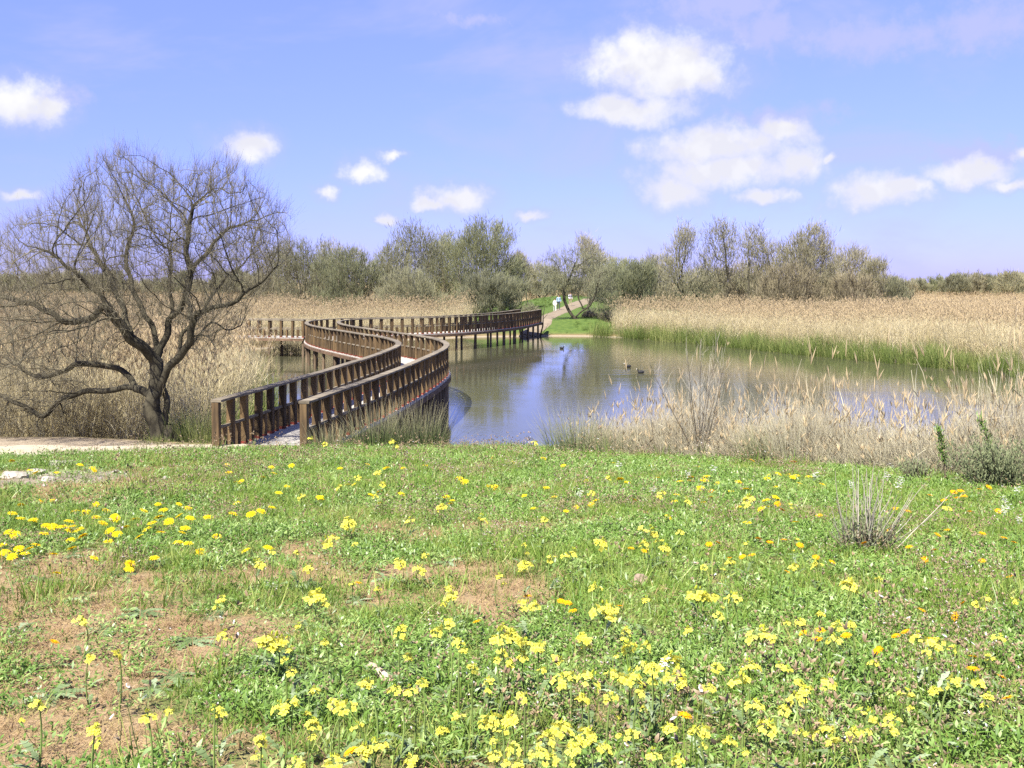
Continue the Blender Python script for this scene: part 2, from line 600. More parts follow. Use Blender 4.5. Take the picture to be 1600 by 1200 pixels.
def poly_sd(x, y, poly):
    """signed distance to a polygon, negative inside"""
    x, y = np.asarray(x, float), np.asarray(y, float)
    best = np.full(x.shape, 1e9)
    inside = np.zeros(x.shape, bool)
    n = len(poly)
    for i in range(n):
        ax, ay = poly[i]
        bx, by = poly[(i + 1) % n]
        dx, dy = bx - ax, by - ay
        t = np.clip(((x - ax) * dx + (y - ay) * dy) / (dx * dx + dy * dy), 0, 1)
        best = np.minimum(best, np.hypot(x - ax - t * dx, y - ay - t * dy))
        c = ((ay > y) != (by > y))
        with np.errstate(divide='ignore', invalid='ignore'):
            c &= x < (bx - ax) * (y - ay) / (by - ay if by != ay else 1e-9) + ax
        inside ^= c
    return np.where(inside, -best, best)


CX = np.array([-200, -9, -5.5, -2.5, 0, 1.2, 3.0, 4.3, 5.4, 6.4, 9, 14, 40.])
CY = np.array([20.6, 20.6, 19.6, 19.3, 18.9, 17.0, 14.0, 11.6, 9.3, 7.5, 3.0, -3.0, -30.])
SLOPE = .1325


def crest(x):
    return np.interp(x, CX, CY)


def meadow_z(x, y):
    z = EYE - .65 - SLOPE * np.clip(y, 0, 19.2) - .03 * np.clip(y, -40, 0)
    return z


def ground_z(x, y, bumps=True):
    x, y = np.asarray(x, float), np.asarray(y, float)
    sd = poly_sd(x, y, LAKE)
    marsh = np.where(sd < 0, -np.minimum(.7, -sd * .28), np.minimum(.18, sd * .2))
    marsh = marsh + 2.3 * np.exp(-((x - 8 - .0 * y) / 9.5) ** 2 - ((y - 142) / 26) ** 2)
    rise = np.clip((y - 82.3 + .06 * np.abs(x - 5) ** 1.3) / 5.5, 0, 1) * np.clip((x + 7) / 5, 0, 1) * np.clip((10.5 - x) / 3, 0, 1) * np.clip((130 - y) / 30, 0, 1)
    marsh = marsh + .95 * rise * (sd > 0)
    cr = crest(x)
    s = np.maximum(0, y - cr)
    bank = meadow_z(x, np.minimum(y, cr)) - np.where(s < .6, .25 * s * s / .6, .15 + (s - .6) * .5)
    if bumps:
        m = np.clip((cr - y) / 2, 0, 1)
        bank = bank + m * (.055 * (fbm(x * .9, y * .9, 3) - .5) + .03 * (fbm(x * 4, y * 4, 5, 3) - .5)) * np.clip(y / 2.5, .5, 1)
    k = .25
    h = np.clip(.5 + .5 * (bank - marsh) / k, 0, 1)
    return marsh * (1 - h) + bank * h + k * h * (1 - h)


def dryness(x, y):
    x, y = np.asarray(x, float), np.asarray(y, float)
    n = fbm(x * 2.1 + 3.1, y * 1.7, 21, 5)
    n2 = fbm(x * .5, y * .4, 33, 3)
    b = .105 * np.exp(-((x + 1.35) / .85) ** 2 - ((y - 2.7) / 1.2) ** 2)
    b = b + .20 * np.exp(-((x + 4.8) / 1.7) ** 2 - ((y - 10) / 3.0) ** 2) + .10 * np.exp(-((x + .5) / .5) ** 2 - ((y - 1.9) / .5) ** 2)
    b = b - .05 * np.clip((x - .3) / 1.5, 0, 1) + .12 * np.clip((x + 9) / -3, -1, 0)*0
    n3 = fbm(x * 7, y * 5.5, 44, 3)
    return np.clip((n * .65 + n2 * .2 + n3 * .15 - .555 + b) * 7, 0, 1)


def bare(x, y):
    """open soil at the left, by the path"""
    n = fbm(x * 1.1, y * .8, 55, 5)
    b = .33 * np.exp(-((x + 5.2) / 1.5) ** 2 - ((y - 10.8) / 2.6) ** 2) + .30 * np.clip((-x - 6.2) / 2.5, 0, 1)
    b = b + .45 * np.clip((y - np.interp(x, [-26, -12, -9.3, -7.3, -5.9, -4.9], [12.4, 12.8, 13.5, 15.2, 16.9, 17.6])) / 1.0, 0, 1) * np.clip((-x - 4.3) / 1.0, 0, 1)
    return np.clip((n - .70 + b) * 7, 0, 1) * np.clip((-x - 1.5) / 1.5, 0, 1)


def axis(pieces):
    out_ = []
    for a, b, st in pieces:
        out_.append(np.arange(a, b, st))
    return np.unique(np.concatenate(out_))


gx = axis([(-3200, -400, 280), (-400, -100, 20), (-100, -34, 3), (-34, -12, .8), (-12, 12, .16), (12, 34, .8), (34, 100, 3), (100, 400, 20), (400, 3300, 280)])
gy = axis([(-60, -4, 4), (-4, 0, .8), (0, 23, .16), (23, 100, .8), (100, 160, 2), (160, 400, 12), (400, 3600, 160)])
GX, GY = np.meshgrid(gx, gy)
GZ = ground_z(GX, GY)
nx, ny = len(gx), len(gy)
ii = (np.arange(ny - 1)[:, None] * nx + np.arange(nx - 1)[None]).ravel()
F = np.stack([ii, ii + 1, ii + nx + 1, ii + nx], 1)
acc = Acc()
isM = np.clip((crest(GX) + .5 - GY) / .8, 0, 1)
sdl = poly_sd(GX, GY, LAKE)
green_far = np.clip((GY - 81) / 2, 0, 1) * np.clip((160 - GY) / 12, 0, 1) * np.clip((GX + 9) / 6, 0, 1) * np.clip((34 - GX) / 16, 0, 1)
ct = np.stack([dryness(GX, GY) * isM, np.maximum(bare(GX, GY) * isM, 0), np.where(isM > 0, isM, 0)], -1).reshape(-1, 3)
acc.add(np.stack([GX, GY, GZ], -1).reshape(-1, 3), F, ct)

mg, T = mat_new('ground_soil')
a = T.n('ShaderNodeAttribute', dict(attribute_name='ct'))
sp = T.n('ShaderNodeSeparateColor', Color=a.outputs['Color'])
a2 = T.n('ShaderNodeAttribute', dict(attribute_name='far_green'))
geo = T.n('ShaderNodeNewGeometry')
pos = geo.outputs['Position']
n1 = T.noise(pos, 14, 6, .7)
n2 = T.noise(pos, 90, 4, .7)
n3 = T.noise(pos, 2.3, 4, .6)
turf = T.mix(T.maprange(n1, .35, .7), (.10, .12, .032), (.19, .21, .07))
turf = T.mix(T.maprange(n2, .5, .75), turf, (.21, .165, .08))
dry = T.mix(T.maprange(n2, .3, .7), (.22, .147, .075), (.38, .272, .155))
dry = T.mix(T.math('MULTIPLY', T.maprange(n1, .45, .7), .6), dry, (.17, .155, .06))
soil = T.mix(T.maprange(n1, .3, .7), (.17, .135, .092), (.30, .25, .185))
soil = T.mix(T.maprange(n2, .62, .72), soil, (.38, .35, .29))
c = T.mix(T.maprange(T.math('ADD', sp.outputs[0], T.math('MULTIPLY_ADD', n1, .7, -.35)), .25, .7), turf, dry)
c = T.mix(T.maprange(T.math('ADD', sp.outputs[1], T.math('MULTIPLY_ADD', n1, .7, -.35)), .3, .65), c, soil)
marshc = T.mix(n3, (.10, .075, .04), (.24, .17, .085))
marshc = T.mix(T.maprange(T.n('ShaderNodeSeparateXYZ', Vector=pos).outputs[1], 110, 200), marshc, (.43, .31, .165))
mud = T.mix(n1, (.16, .13, .085), (.33, .28, .20))
hgt = T.n('ShaderNodeSeparateXYZ', Vector=pos).outputs[2]
gfar = T.mix(T.maprange(n3, .3, .7), (.050, .085, .018), (.085, .125, .026))
marshc = T.mix(T.math('MULTIPLY', a2.outputs['Fac'], T.maprange(T.math('ADD', hgt, T.math('MULTIPLY', n3, .12)), .12, .26)), marshc, gfar)
marshc = T.mix(T.maprange(hgt, .10, .03), marshc, mud)
c = T.mix(sp.outputs[2], marshc, c)
bmp = T.n('ShaderNodeBump', Strength=.7, Distance=.03, Height=T.math('ADD', n1, T.math('MULTIPLY', n2, .5)))
p = T.n('ShaderNodeBsdfPrincipled', Base__Color=c, Roughness=.95, Normal=bmp.outputs[0])
p.inputs['Specular IOR Level'].default_value = .15
finish(T, p)
me = acc.mesh('ground', mg)
fa = me.attributes.new('far_green', 'FLOAT', 'POINT')
fa.data.foreach_set('value', green_far.astype(np.float32).ravel())
tag(link('ground', me), 'meadow bank sloping down to the marsh', kind='structure')


def strip(name, line, widths, mat, lift=.012, nw=29, step=.25, kind='structure', label=None):
    """a sheet that lies on the terrain along a line"""
    line = np.array(line, float)
    seg = np.r_[0, np.cumsum(np.hypot(*np.diff(line, axis=0).T))]
    t = np.arange(0, seg[-1], step)
    px, py = np.interp(t, seg, line[:, 0]), np.interp(t, seg, line[:, 1])
    w = np.interp(t, seg, widths)
    dx, dy = np.gradient(px), np.gradient(py)
    L = np.hypot(dx, dy)
    nxx, nyy = -dy / L, dx / L
    u = np.linspace(-1, 1, nw)
    jit = 1 + .18 * (vnoise(t * 1.3, t * 0, 9) - .5)
    X = px[:, None] + nxx[:, None] * u * w[:, None] * .5 * jit[:, None]
    Y = py[:, None] + nyy[:, None] * u * w[:, None] * .5 * jit[:, None]
    Z = ground_z(X, Y) + lift * (1 - .9 * np.abs(u) ** 6)
    ac = Acc()
    m_, k = X.shape
    i0 = (np.arange(m_ - 1)[:, None] * k + np.arange(k - 1)[None]).ravel()
    ac.add(np.stack([X, Y, Z], -1).reshape(-1, 3), np.stack([i0, i0 + k, i0 + k + 1, i0 + 1], 1))
    o = link(name, ac.mesh(name, mat))
    return tag(o, label, kind=kind)


GRAVEL = solid_mat('sandy_gravel', (.30, .25, .175), (.41, .355, .265), 3.0, .95, 8, .5, lo=.25, hi=.75)
FARPATH = solid_mat('trodden_sand', (.15, .118, .078), (.22, .178, .125), 1.2, .95, 8, .5, lo=.25, hi=.75)
strip('gravel_path', [(-26, 17.0), (-12, 17.2), (-9.3, 17.4), (-7.3, 18.15), (-5.9, 18.8), (-4.9, 18.9)], [5.6, 5.4, 4.6, 3.0, 1.8, 1.5], GRAVEL, .05,
      label='pale sandy path running to the start of the boardwalk')
strip('dirt_path', [(1.4, 81.9), (2.6, 86), (3.2, 92), (4.6, 102), (6.0, 113), (8.2, 124), (10.5, 133), (15, 142), (22, 148)], [1.5, 1.5, 1.6, 1.8, 2.0, 2.0, 2.0, 2, 2], FARPATH, .05, step=.7,
      label='sandy path climbing from the far end of the boardwalk between the trees')

# water
mw, T = mat_new('pond_water')
geo = T.n('ShaderNodeNewGeometry')
pos = geo.outputs['Position']
r1 = T.noise(T.vmath('MULTIPLY', pos, (1, 2.2, 1)), 2.6, 3, .5)
r2 = T.noise(T.vmath('MULTIPLY', pos, (1, 2.0, 1)), 11.0, 3, .6)
calm = T.noise(T.vmath('MULTIPLY', pos, (.5, 1.6, 1)), .16, 3, .5)
amp = T.maprange(calm, .38, .62, .35, 1.0)
hgt = T.math('MULTIPLY', T.math('ADD', r1, T.math('MULTIPLY', r2, .22)), amp)
# the wake spreading behind the swimming coot
cwx, cwy = at(1001, 580, 4.42 * F_PX / (580 - HZ))[:2]
rel = T.vmath('SUBTRACT', pos, (cwx, cwy, 0))
rs = T.n('ShaderNodeSeparateXYZ', Vector=rel)
arm = T.math('SUBTRACT', T.math('ABSOLUTE', rs.outputs[1]), T.math('MULTIPLY', T.math('ADD', rs.outputs[0], .5), .55))
ringm = T.math('SUBTRACT', T.math('ABSOLUTE', T.math('ABSOLUTE', rs.outputs[1])), 1.15)
wake = T.math('MULTIPLY', T.maprange(T.math('ABSOLUTE', ringm), .34, 0), T.maprange(T.math('ABSOLUTE', T.math('ADD', rs.outputs[0], .6)), 3.2, 1.0))
hgt = T.math('ADD', hgt, T.math('MULTIPLY', wake, .7))
bmp = T.n('ShaderNodeBump', Strength=.075, Distance=.05, Height=hgt)
body = T.mix(T.noise(pos, .35, 3, .5), (.046, .048, .027), (.076, .073, .043))
p = T.n('ShaderNodeBsdfPrincipled', Base__Color=body, Roughness=.025, IOR=1.333, Normal=bmp.outputs[0])
p.inputs['Specular IOR Level'].default_value = .5
finish(T, p)
acc = Acc()
wx, wy = np.meshgrid(np.linspace(-24, 46, 36), np.linspace(4, 86, 42))
i0 = (np.arange(41)[:, None] * 36 + np.arange(35)[None]).ravel()
acc.add(np.stack([wx, wy, np.zeros_like(wx)], -1).reshape(-1, 3), np.stack([i0, i0 + 1, i0 + 37, i0 + 36], 1))
tag(link('water', acc.mesh('water', mw)), 'still brown marsh pool reflecting trees and sky', kind='structure')

# ------------------------------------------------------------------ boardwalk
DECK, RAILH, HALF = 1.15, 1.05, .87


def catmull(P, n=40):
    P = np.array(P, float)
    Q = np.vstack([2 * P[0] - P[1], P, 2 * P[-1] - P[-2]])
    o = []
    for i in range(1, len(Q) - 2):
        t = np.linspace(0, 1, n, endpoint=False)[:, None]
        a, b, c_, d = Q[i - 1], Q[i], Q[i + 1], Q[i + 2]
        o.append(.5 * (2 * b + (c_ - a) * t + (2 * a - 5 * b + 4 * c_ - d) * t ** 2 + (3 * b - a - 3 * c_ + d) * t ** 3))
    o.append(P[-1:])
    return np.vstack(o)


def arclen(P):
    return np.r_[0, np.cumsum(np.hypot(*np.diff(P, axis=0).T))]


def resample(P, s):
    L = arclen(P)
    return np.stack([np.interp(s, L, P[:, 0]), np.interp(s, L, P[:, 1])], 1)


def offset(P, w):
    d = np.gradient(P, axis=0)
    for _ in range(6):
        d[1:-1] = (d[:-2] + d[1:-1] * 2 + d[2:]) / 4
    d /= np.hypot(*d.T)[:, None]
    return P + np.stack([-d[:, 1], d[:, 0]], 1) * w, d


def bar(name, P2, z0, z1, hw, mat, parent, dz=0.0, skew=0.0):
    """a timber laid along a plan curve"""
    d = np.gradient(P2, axis=0)
    d /= np.hypot(*d.T)[:, None]
    n = np.stack([-d[:, 1], d[:, 0]], 1)
    m_ = len(P2)
    V = np.zeros((m_, 8, 3))
    b = .006
    ring = [(-hw + b, z0), (hw - b, z0), (hw, z0 + b), (hw, z1 - b), (hw - b, z1), (-hw + b, z1), (-hw, z1 - b), (-hw, z0 + b)]
    for k, (u, z) in enumerate(ring):
        V[:, k, :2] = P2 + n * (u + skew)
        V[:, k, 2] = z + dz
    k = np.arange(8)
    Fs = [np.stack([i * 8 + k, i * 8 + (k + 1) % 8, (i + 1) * 8 + (k + 1) % 8, (i + 1) * 8 + k], 1) for i in range(m_ - 1)]
    for base, rev in ((0, True), ((m_ - 1) * 8, False)):
        for q in ([0, 1, 2, 3], [0, 3, 4, 7], [4, 5, 6, 7]):
            Fs.append(np.array([[base + i for i in (reversed(q) if rev else q)]]))
    org = V.reshape(-1, 3).mean(0)
    ac = Acc()
    ac.add(V.reshape(-1, 3) - org, np.concatenate(Fs))
    return link(name, ac.mesh(name, mat, smooth=False), parent, org)


post_me = box_mesh('post', .068, .07, 0, RAILH - .055, TIMBER, .008, .06, REDPAINT)
short_me = box_mesh('short_post', .045, .045, 0, .475, TIMBER, .006, .035, REDPAINT)
pac = Acc()
tube(pac, [(0, 0, -2.2), (0, 0, -1.4), (.004, 0, -.8), (0, .003, -.13)], [.085, .083, .082, .08], 8)
pile_me = pac.mesh('pile', PILE)


def boardwalk(name, ctrl, label, piles_both=True, plank=.215):
    root = empty(name, (ctrl[0][0], ctrl[0][1], DECK))
    tag(root, label, 'boardwalk')
    inv = Matrix.Translation((-ctrl[0][0], -ctrl[0][1], -DECK))
    C = catmull(ctrl)
    L = arclen(C)[-1]
    C = resample(C, np.linspace(0, L, int(L / .1) + 1))
    made = []
    # deck planks, each a wedge between two cross-sections
    Lr, dirs = offset(C, 0)
    nrm = np.stack([-dirs[:, 1], dirs[:, 0]], 1)
    S = arclen(C)

    def cross(s, w):
        p_ = np.array([np.interp(s, S, C[:, 0]), np.interp(s, S, C[:, 1])])
        q_ = np.array([np.interp(s, S, nrm[:, 0]), np.interp(s, S, nrm[:, 1])])
        return p_ + q_ * w
    n = int(L / plank)
    for i in range(n):
        s0, s1 = i * plank + .006, (i + 1) * plank - .006
        w = 1.0 + random.uniform(-.012, .012)
        dz = random.uniform(-.003, .003)
        c4 = [cross(s0, -w), cross(s1, -w), cross(s1, w), cross(s0, w)]
        org = np.mean(c4, 0)
        V = [(*(p_ - org), z) for z in (-.04, 0) for p_ in c4]
        ac = Acc()
        ac.add(V, [[3, 2, 1, 0], [4, 5, 6, 7], [0, 1, 5, 4], [1, 2, 6, 5], [2, 3, 7, 6], [3, 0, 4, 7]])
        made.append(link('plank', ac.mesh('plank', PLANK, False), root, (*org, DECK + dz)))
    for sgn in (1, -1):
        R, rd = offset(C, HALF * sgn)
        RL = arclen(R)[-1]
        k = max(2, int(round(RL / .7)))
        sp_ = RL / k
        for i in range(k + 1):
            s = min(max(i * sp_, .06), RL - .06)
            p_ = resample(R, [s])[0]
            j = min(len(rd) - 1, int(s / RL * len(rd)))
            a_ = math.atan2(rd[j][1], rd[j][0])
            o = link('post', post_me, root, (*p_, DECK))
            o.rotation_euler = (random.uniform(-.022, .022), random.uniform(-.022, .022), a_ + random.uniform(-.06, .06))
            made.append(o)
            if i < k:
                p_ = resample(R, [s + sp_ / 2])[0]
                o = link('short_post', short_me, root, (*p_, DECK))
                o.rotation_euler = (0, 0, a_)
                made.append(o)
            if i % (1 if p_[1] < 46 else 3) == 0:
                q = resample(offset(C, (HALF - .02) * sgn)[0], [s])[0]
                o = link('pile', pile_me, root, (*q, DECK))
                o.rotation_euler = (random.uniform(-.015, .015), random.uniform(-.015, .015), random.uniform(0, 6))
                made.append(o)
        for i in range(0, k, 2):
            j = min(i + 2, k)
            over = .02
            ss = np.linspace(i * sp_ - (.09 if i == 0 else -.004), j * sp_ - (-.09 if j == k else .004), 2 + (j - i) * 3)
            ss = np.clip(ss, 0, RL)
            pts = resample(R, ss)
            rail = np.linspace(pts[0], pts[-1], 3)
            made.append(bar('handrail', rail, DECK + RAILH - .05, DECK + RAILH, .105, TIMBER_TOP, root, random.uniform(-.005, .005), random.uniform(-.010, .010)))
            made.append(bar('mid_rail', pts, DECK + .475, DECK + .525, .034, TIMBER_TOP, root, skew=-.0 * sgn))
            E = resample(offset(C, .985 * sgn)[0], ss * arclen(offset(C, .985 * sgn)[0])[-1] / RL)
            made.append(bar('edge_beam', E, DECK - .20, DECK - .045, .035, BEAM, root))
    for o in made:
        o.matrix_parent_inverse = inv
    return root, C


WALK = [(-4.78, 19.0), (-4.36, 22), (-3.95, 25), (-3.55, 28.9), (-3.25, 32.7), (-3.2, 36.0), (-3.65, 38.9), (-4.6, 41.6), (-5.9, 44.3), (-7.3, 47.2), (-8.7, 50.2),
        (-9.85, 53.2), (-10.6, 56.2), (-10.75, 58.9), (-9.9, 61.2), (-8.1, 62.6), (-6, 63.8), (-4.0, 65.8), (-1.9, 69.6), (-.2, 74.2), (1.2, 80.6), (1.5, 82.2)]
boardwalk('boardwalk', WALK, 'long curving wooden boardwalk with railings snaking across the pool')
boardwalk('boardwalk', [(-12.05, 59.9), (-14.2, 60.3), (-17.0, 60.9)], 'short straight side boardwalk leading into the reeds behind the bend')

# ------------------------------------------------------------------ trees


def colonize(nodes, parents, A, step, infl, kill, iters, up=.05, jit=.12, rs=None, mom=0.0, core=None):
    rs = rs or np.random.default_rng(1)
    pos = [np.array(p_, float) for p_ in nodes]
    par = list(parents)
    nk = [0] * len(pos)
    A = np.array(A)
    for it in range(iters):
        if len(A) == 0:
            break
        kd = kdtree.KDTree(len(pos))
        for i, p_ in enumerate(pos):
            kd.insert(p_, i)
        kd.balance()
        grow, keep = {}, np.ones(len(A), bool)
        for j, a_ in enumerate(A):
            co, i, dist = kd.find(a_)
            if dist < kill:
                keep[j] = False
            elif dist < infl:
                v = (a_ - pos[i]) / dist
                grow[i] = grow.get(i, 0) + v
        A = A[keep]
        add = 0
        for i, v in grow.items():
            if nk[i] > 2:
                continue
            v = v / (np.linalg.norm(v) + 1e-9) + np.array([0, 0, up]) + rs.normal(size=3) * jit
            if mom and par[i] >= 0:
                pd = pos[i] - pos[par[i]]
                v = v + pd / (np.linalg.norm(pd) + 1e-9) * mom
            if core is not None:
                rdv = pos[i] - core
                v = v + rdv / (np.linalg.norm(rdv) + 1e-9) * .45
            v /= np.linalg.norm(v)
            pos.append(pos[i] + v * step)
            par.append(i)
            nk[i] += 1
            nk.append(0)
            add += 1
        if not add:
            break
    return np.array(pos), np.array(par)


def branch_mesh(pos, par, tip_r, e, rmin=None, acc_=None, mat=0, thick=.02, acc_thin=None, thin_mat=0):
    n = len(pos)
    a_ = np.zeros(n)
    ch = [[] for _ in range(n)]
    for i in range(n):
        if par[i] >= 0:
            ch[par[i]].append(i)
    for i in range(n - 1, -1, -1):
        if not ch[i]:
            a_[i] = tip_r ** e
        else:
            a_[i] = max(a_[i], sum(a_[c_] for c_ in ch[i]))
    r = a_ ** (1 / e)
    if rmin is not None:
        r[:len(rmin)] = np.maximum(r[:len(rmin)], rmin)
    for i in range(n):
        if par[i] >= 0:
            r[i] = min(r[i], r[par[i]])
    starts = [i for i in range(n) if par[i] < 0]
    while starts:
        s = starts.pop()
        chain = ([par[s]] if par[s] >= 0 else []) + [s]
        rr = ([min(r[par[s]], r[s] * 1.15)] if par[s] >= 0 else []) + [r[s]]
        c_ = s
        while ch[c_]:
            m_ = max(ch[c_], key=lambda q: a_[q])
            for q in ch[c_]:
                if q != m_:
                    starts.append(q)
            chain.append(m_)
            rr.append(r[m_])
            c_ = m_
        P_ = pos[chain]
        rr = np.array(rr)
        if len(P_) >= 2:
            tgt = acc_ if (rr.max() > thick or acc_thin is None) else acc_thin
            tube(tgt, P_, rr, 8 if rr.max() > .1 else (5 if rr.max() > .02 else 3), mat if tgt is acc_ else thin_mat, (.4, random.random(), 0), cap=False)
    return r, ch


# ---- the bare tree by the path: limbs laid out in space, then grown towards free room in the crown
TD = 20.35
TB = at(262, 703, TD)
TB[2] = float(ground_z(TB[0], TB[1])) - .12


def tl(pts, dep, r0, r1):
    """limb through points given as photo column, row and depth offset"""
    o = []
    for k, (x, y) in enumerate(pts):
        dd = np.interp(k / (len(pts) - 1), [0, 1], dep)
        o.append(at(x, y, TD + dd))
    return o, r0, r1


LIMBS = [
    tl([(266, 706), (256, 684), (244, 660), (237, 640), (236, 618)], (0, 0), .215, .125),
    tl([(236, 618), (222, 603), (200, 600), (170, 606), (130, 608), (96, 618), (80, 634), (64, 650), (34, 632), (0, 614), (-40, 590)], (0, .9), .085, .02),
    tl([(200, 600), (197, 585), (180, 573), (150, 567), (110, 572), (76, 590), (50, 585), (10, 560)], (-.15, .8), .06, .015),
    tl([(240, 630), (243, 600), (246, 565), (256, 545), (268, 510), (270, 480), (264, 452), (268, 410), (258, 370)], (0, .5), .11, .025),
    tl([(245, 568), (225, 545), (205, 528), (186, 505), (166, 480), (150, 455), (120, 425), (85, 400), (50, 385)], (.1, -1.3), .075, .018),
    tl([(256, 680), (262, 650), (263, 620), (255, 590)], (.05, .12), .10, .075),
    tl([(244, 622), (262, 586), (286, 561), (298, 540), (300, 510), (308, 490), (330, 480), (366, 470), (402, 448), (430, 415)], (-.1, -.9), .105, .015),
    tl([(300, 522), (320, 520), (335, 525), (342, 545), (340, 562)], (-.4, -.7), .035, .012),
    tl([(306, 494), (293, 468), (297, 430), (322, 390), (352, 360), (392, 345)], (-.4, .9), .055, .014),
    tl([(250, 548), (240, 510), (224, 480), (210, 452), (200, 424), (198, 392), (206, 350), (196, 300)], (.2, 1.4), .06, .014),
    tl([(269, 500), (290, 478), (300, 440), (292, 400), (296, 350), (310, 310)], (.3, -.6), .05, .014),
    tl([(166, 480), (140, 500), (100, 505), (60, 480), (20, 470), (-30, 455)], (-.9, .3), .03, .012),
    tl([(286, 561), (300, 545), (330, 500), (360, 520), (390, 500)], (-.2, 1.0), .03, .01),
    tl([(205, 528), (190, 480), (170, 430), (140, 380), (120, 330)], (-.4, .9), .04, .012),
    tl([(240, 640), (250, 600), (275, 560), (290, 520), (340, 450), (380, 410), (420, 380)], (.1, 1.9), .05, .012),
    tl([(96, 618), (92, 640), (96, 660), (104, 668)], (.5, .6), .02, .008),
]
nodes, pars, rmin = [], [], []
for li, (pts, r0, r1) in enumerate(LIMBS):
    pts = np.array(pts)
    seg = np.r_[0, np.cumsum(np.linalg.norm(np.diff(pts, axis=0), axis=1))]
    s = np.arange(0, seg[-1], .09)
    q = np.stack([np.interp(s, seg, pts[:, k]) for k in range(3)], 1)
    for _ in range(2):
        q[1:-1] = (q[:-2] + 2 * q[1:-1] + q[2:]) / 4
    wob = np.random.default_rng(li).normal(size=q.shape) * .06
    for _ in range(4):
        wob[1:-1] = (wob[:-2] + 2 * wob[1:-1] + wob[2:]) / 4
    q[1:] += wob[1:]
    if li == 0:
        parent = -1
    else:
        d2 = np.linalg.norm(np.array(nodes) - q[0], axis=1)
        parent = int(np.argmin(d2))
        q = q + (np.array(nodes)[parent] - q[0]) * np.linspace(1, 0, len(q))[:, None] ** 2
        q = q[1:]
        s = s[1:]
    for k in range(len(q)):
        nodes.append(q[k])
        pars.append(parent if k == 0 else len(nodes) - 2)
        rmin.append((r0 + (r1 - r0) * (s[k] / seg[-1]) ** .8) * (1 if li == 0 else (.78 if li in (3, 5, 6) else .58)))
CROWN = np.array([(-75, 640), (-90, 520), (-70, 430), (-10, 395), (30, 345), (75, 335), (100, 300), (150, 250), (185, 236), (235, 262), (280, 268), (335, 262), (370, 258),
                  (385, 290), (420, 310), (448, 345), (455, 395), (440, 425), (405, 470), (370, 500), (350, 545), (305, 560), (285, 520), (240, 505), (200, 540), (150, 585), (120, 640), (80, 682), (10, 690)], float)
rs = np.random.default_rng(11)
cand = np.stack([rs.uniform(-95, 460, 14000), rs.uniform(235, 695, 14000)], 1)
sd = -poly_sd(cand[:, 0], cand[:, 1], CROWN)
cand, sd = cand[sd > 0], sd[sd > 0]
prob = np.clip(1.15 - .5 * np.clip((cand[:, 1] - 440) / 200, 0, 1), 0, 1)
k_ = rs.random(len(cand)) < prob
cand, sd = cand[k_][:6200], sd[k_][:6200]
half = .35 + 2.2 * np.sqrt(np.clip(sd / 110, 0, 1))
dep = rs.uniform(-1, 1, len(cand)) * half + 1.1 * np.clip((cand[:, 1] - 520) / 120, 0, 1)
A = np.array([at(x, y, TD + dd) for (x, y), dd in zip(cand, dep)])
pos, par = colonize(nodes, pars, A, .085, .8, .115, 75, .06, .22, rs, .7, TB + np.array([0, 0, 1.3]))
troot = empty('bare_tree', TB)
tag(troot, 'leafless spreading tree with dark crooked trunk beside the path', 'tree')
ta, tw = Acc(), Acc()
rad, chl = branch_mesh(pos, par, .0042, 2.15, np.array(rmin), ta, 0, .016, tw, 0)
# flare at the foot
for k, (dx, dy) in enumerate(((-.17, -.05), (.20, -.06), (.05, .2), (.06, -.2))):
    b0 = TB + np.array([.03, 0, .42])
    tube(ta, [b0, b0 + np.array([dx * .5, dy * .5, -.22]), b0 + np.array([dx, dy, -.46])], [.13, .10, .05], 6, 0, (0, 0, 0), False)
thin = np.where(rad < .012)[0]
bn = rs.choice(thin, 40000)
bp = pos[bn]
ctr = TB + np.array([0, 0, 1.2])
od = bp - ctr
od = od / np.linalg.norm(od, axis=1)[:, None] + np.array([0, 0, .35]) + rs.normal(size=bp.shape) * .42
od /= np.linalg.norm(od, axis=1)[:, None]
azw = np.arctan2(od[:, 1], od[:, 0])
lw = np.arccos(np.clip(od[:, 2], -1, 1))
ln = rs.uniform(.12, .42, len(bp)) * (1 + .5 * (rs.random(len(bp)) < .15))
blades(tw, bp, azw, ln, .0037, lw, rs.normal(size=len(bp)) * .22, 2, mat=0, tip=.45)
sid = rs.integers(0, len(bp), 34000)
bp2 = bp[sid] + od[sid] * (ln[sid] * rs.uniform(.15, .7, len(sid)))[:, None]
o2_ = od[sid] + rs.normal(size=(len(sid), 3)) * .55
o2_ /= np.linalg.norm(o2_, axis=1)[:, None]
blades(tw, bp2, np.arctan2(o2_[:, 1], o2_[:, 0]), ln[sid] * .55, .0031, np.arccos(np.clip(o2_[:, 2], -1, 1)), rs.normal(size=len(sid)) * .25, 2, tip=.45)
for nm, ac, mt in (('trunk', ta, BARK), ('crown', tw, TWIG_MAIN)):
    o = link(nm, ac.mesh(nm, mt), troot)
    o.matrix_parent_inverse = Matrix.Translation(-Vector(TB))


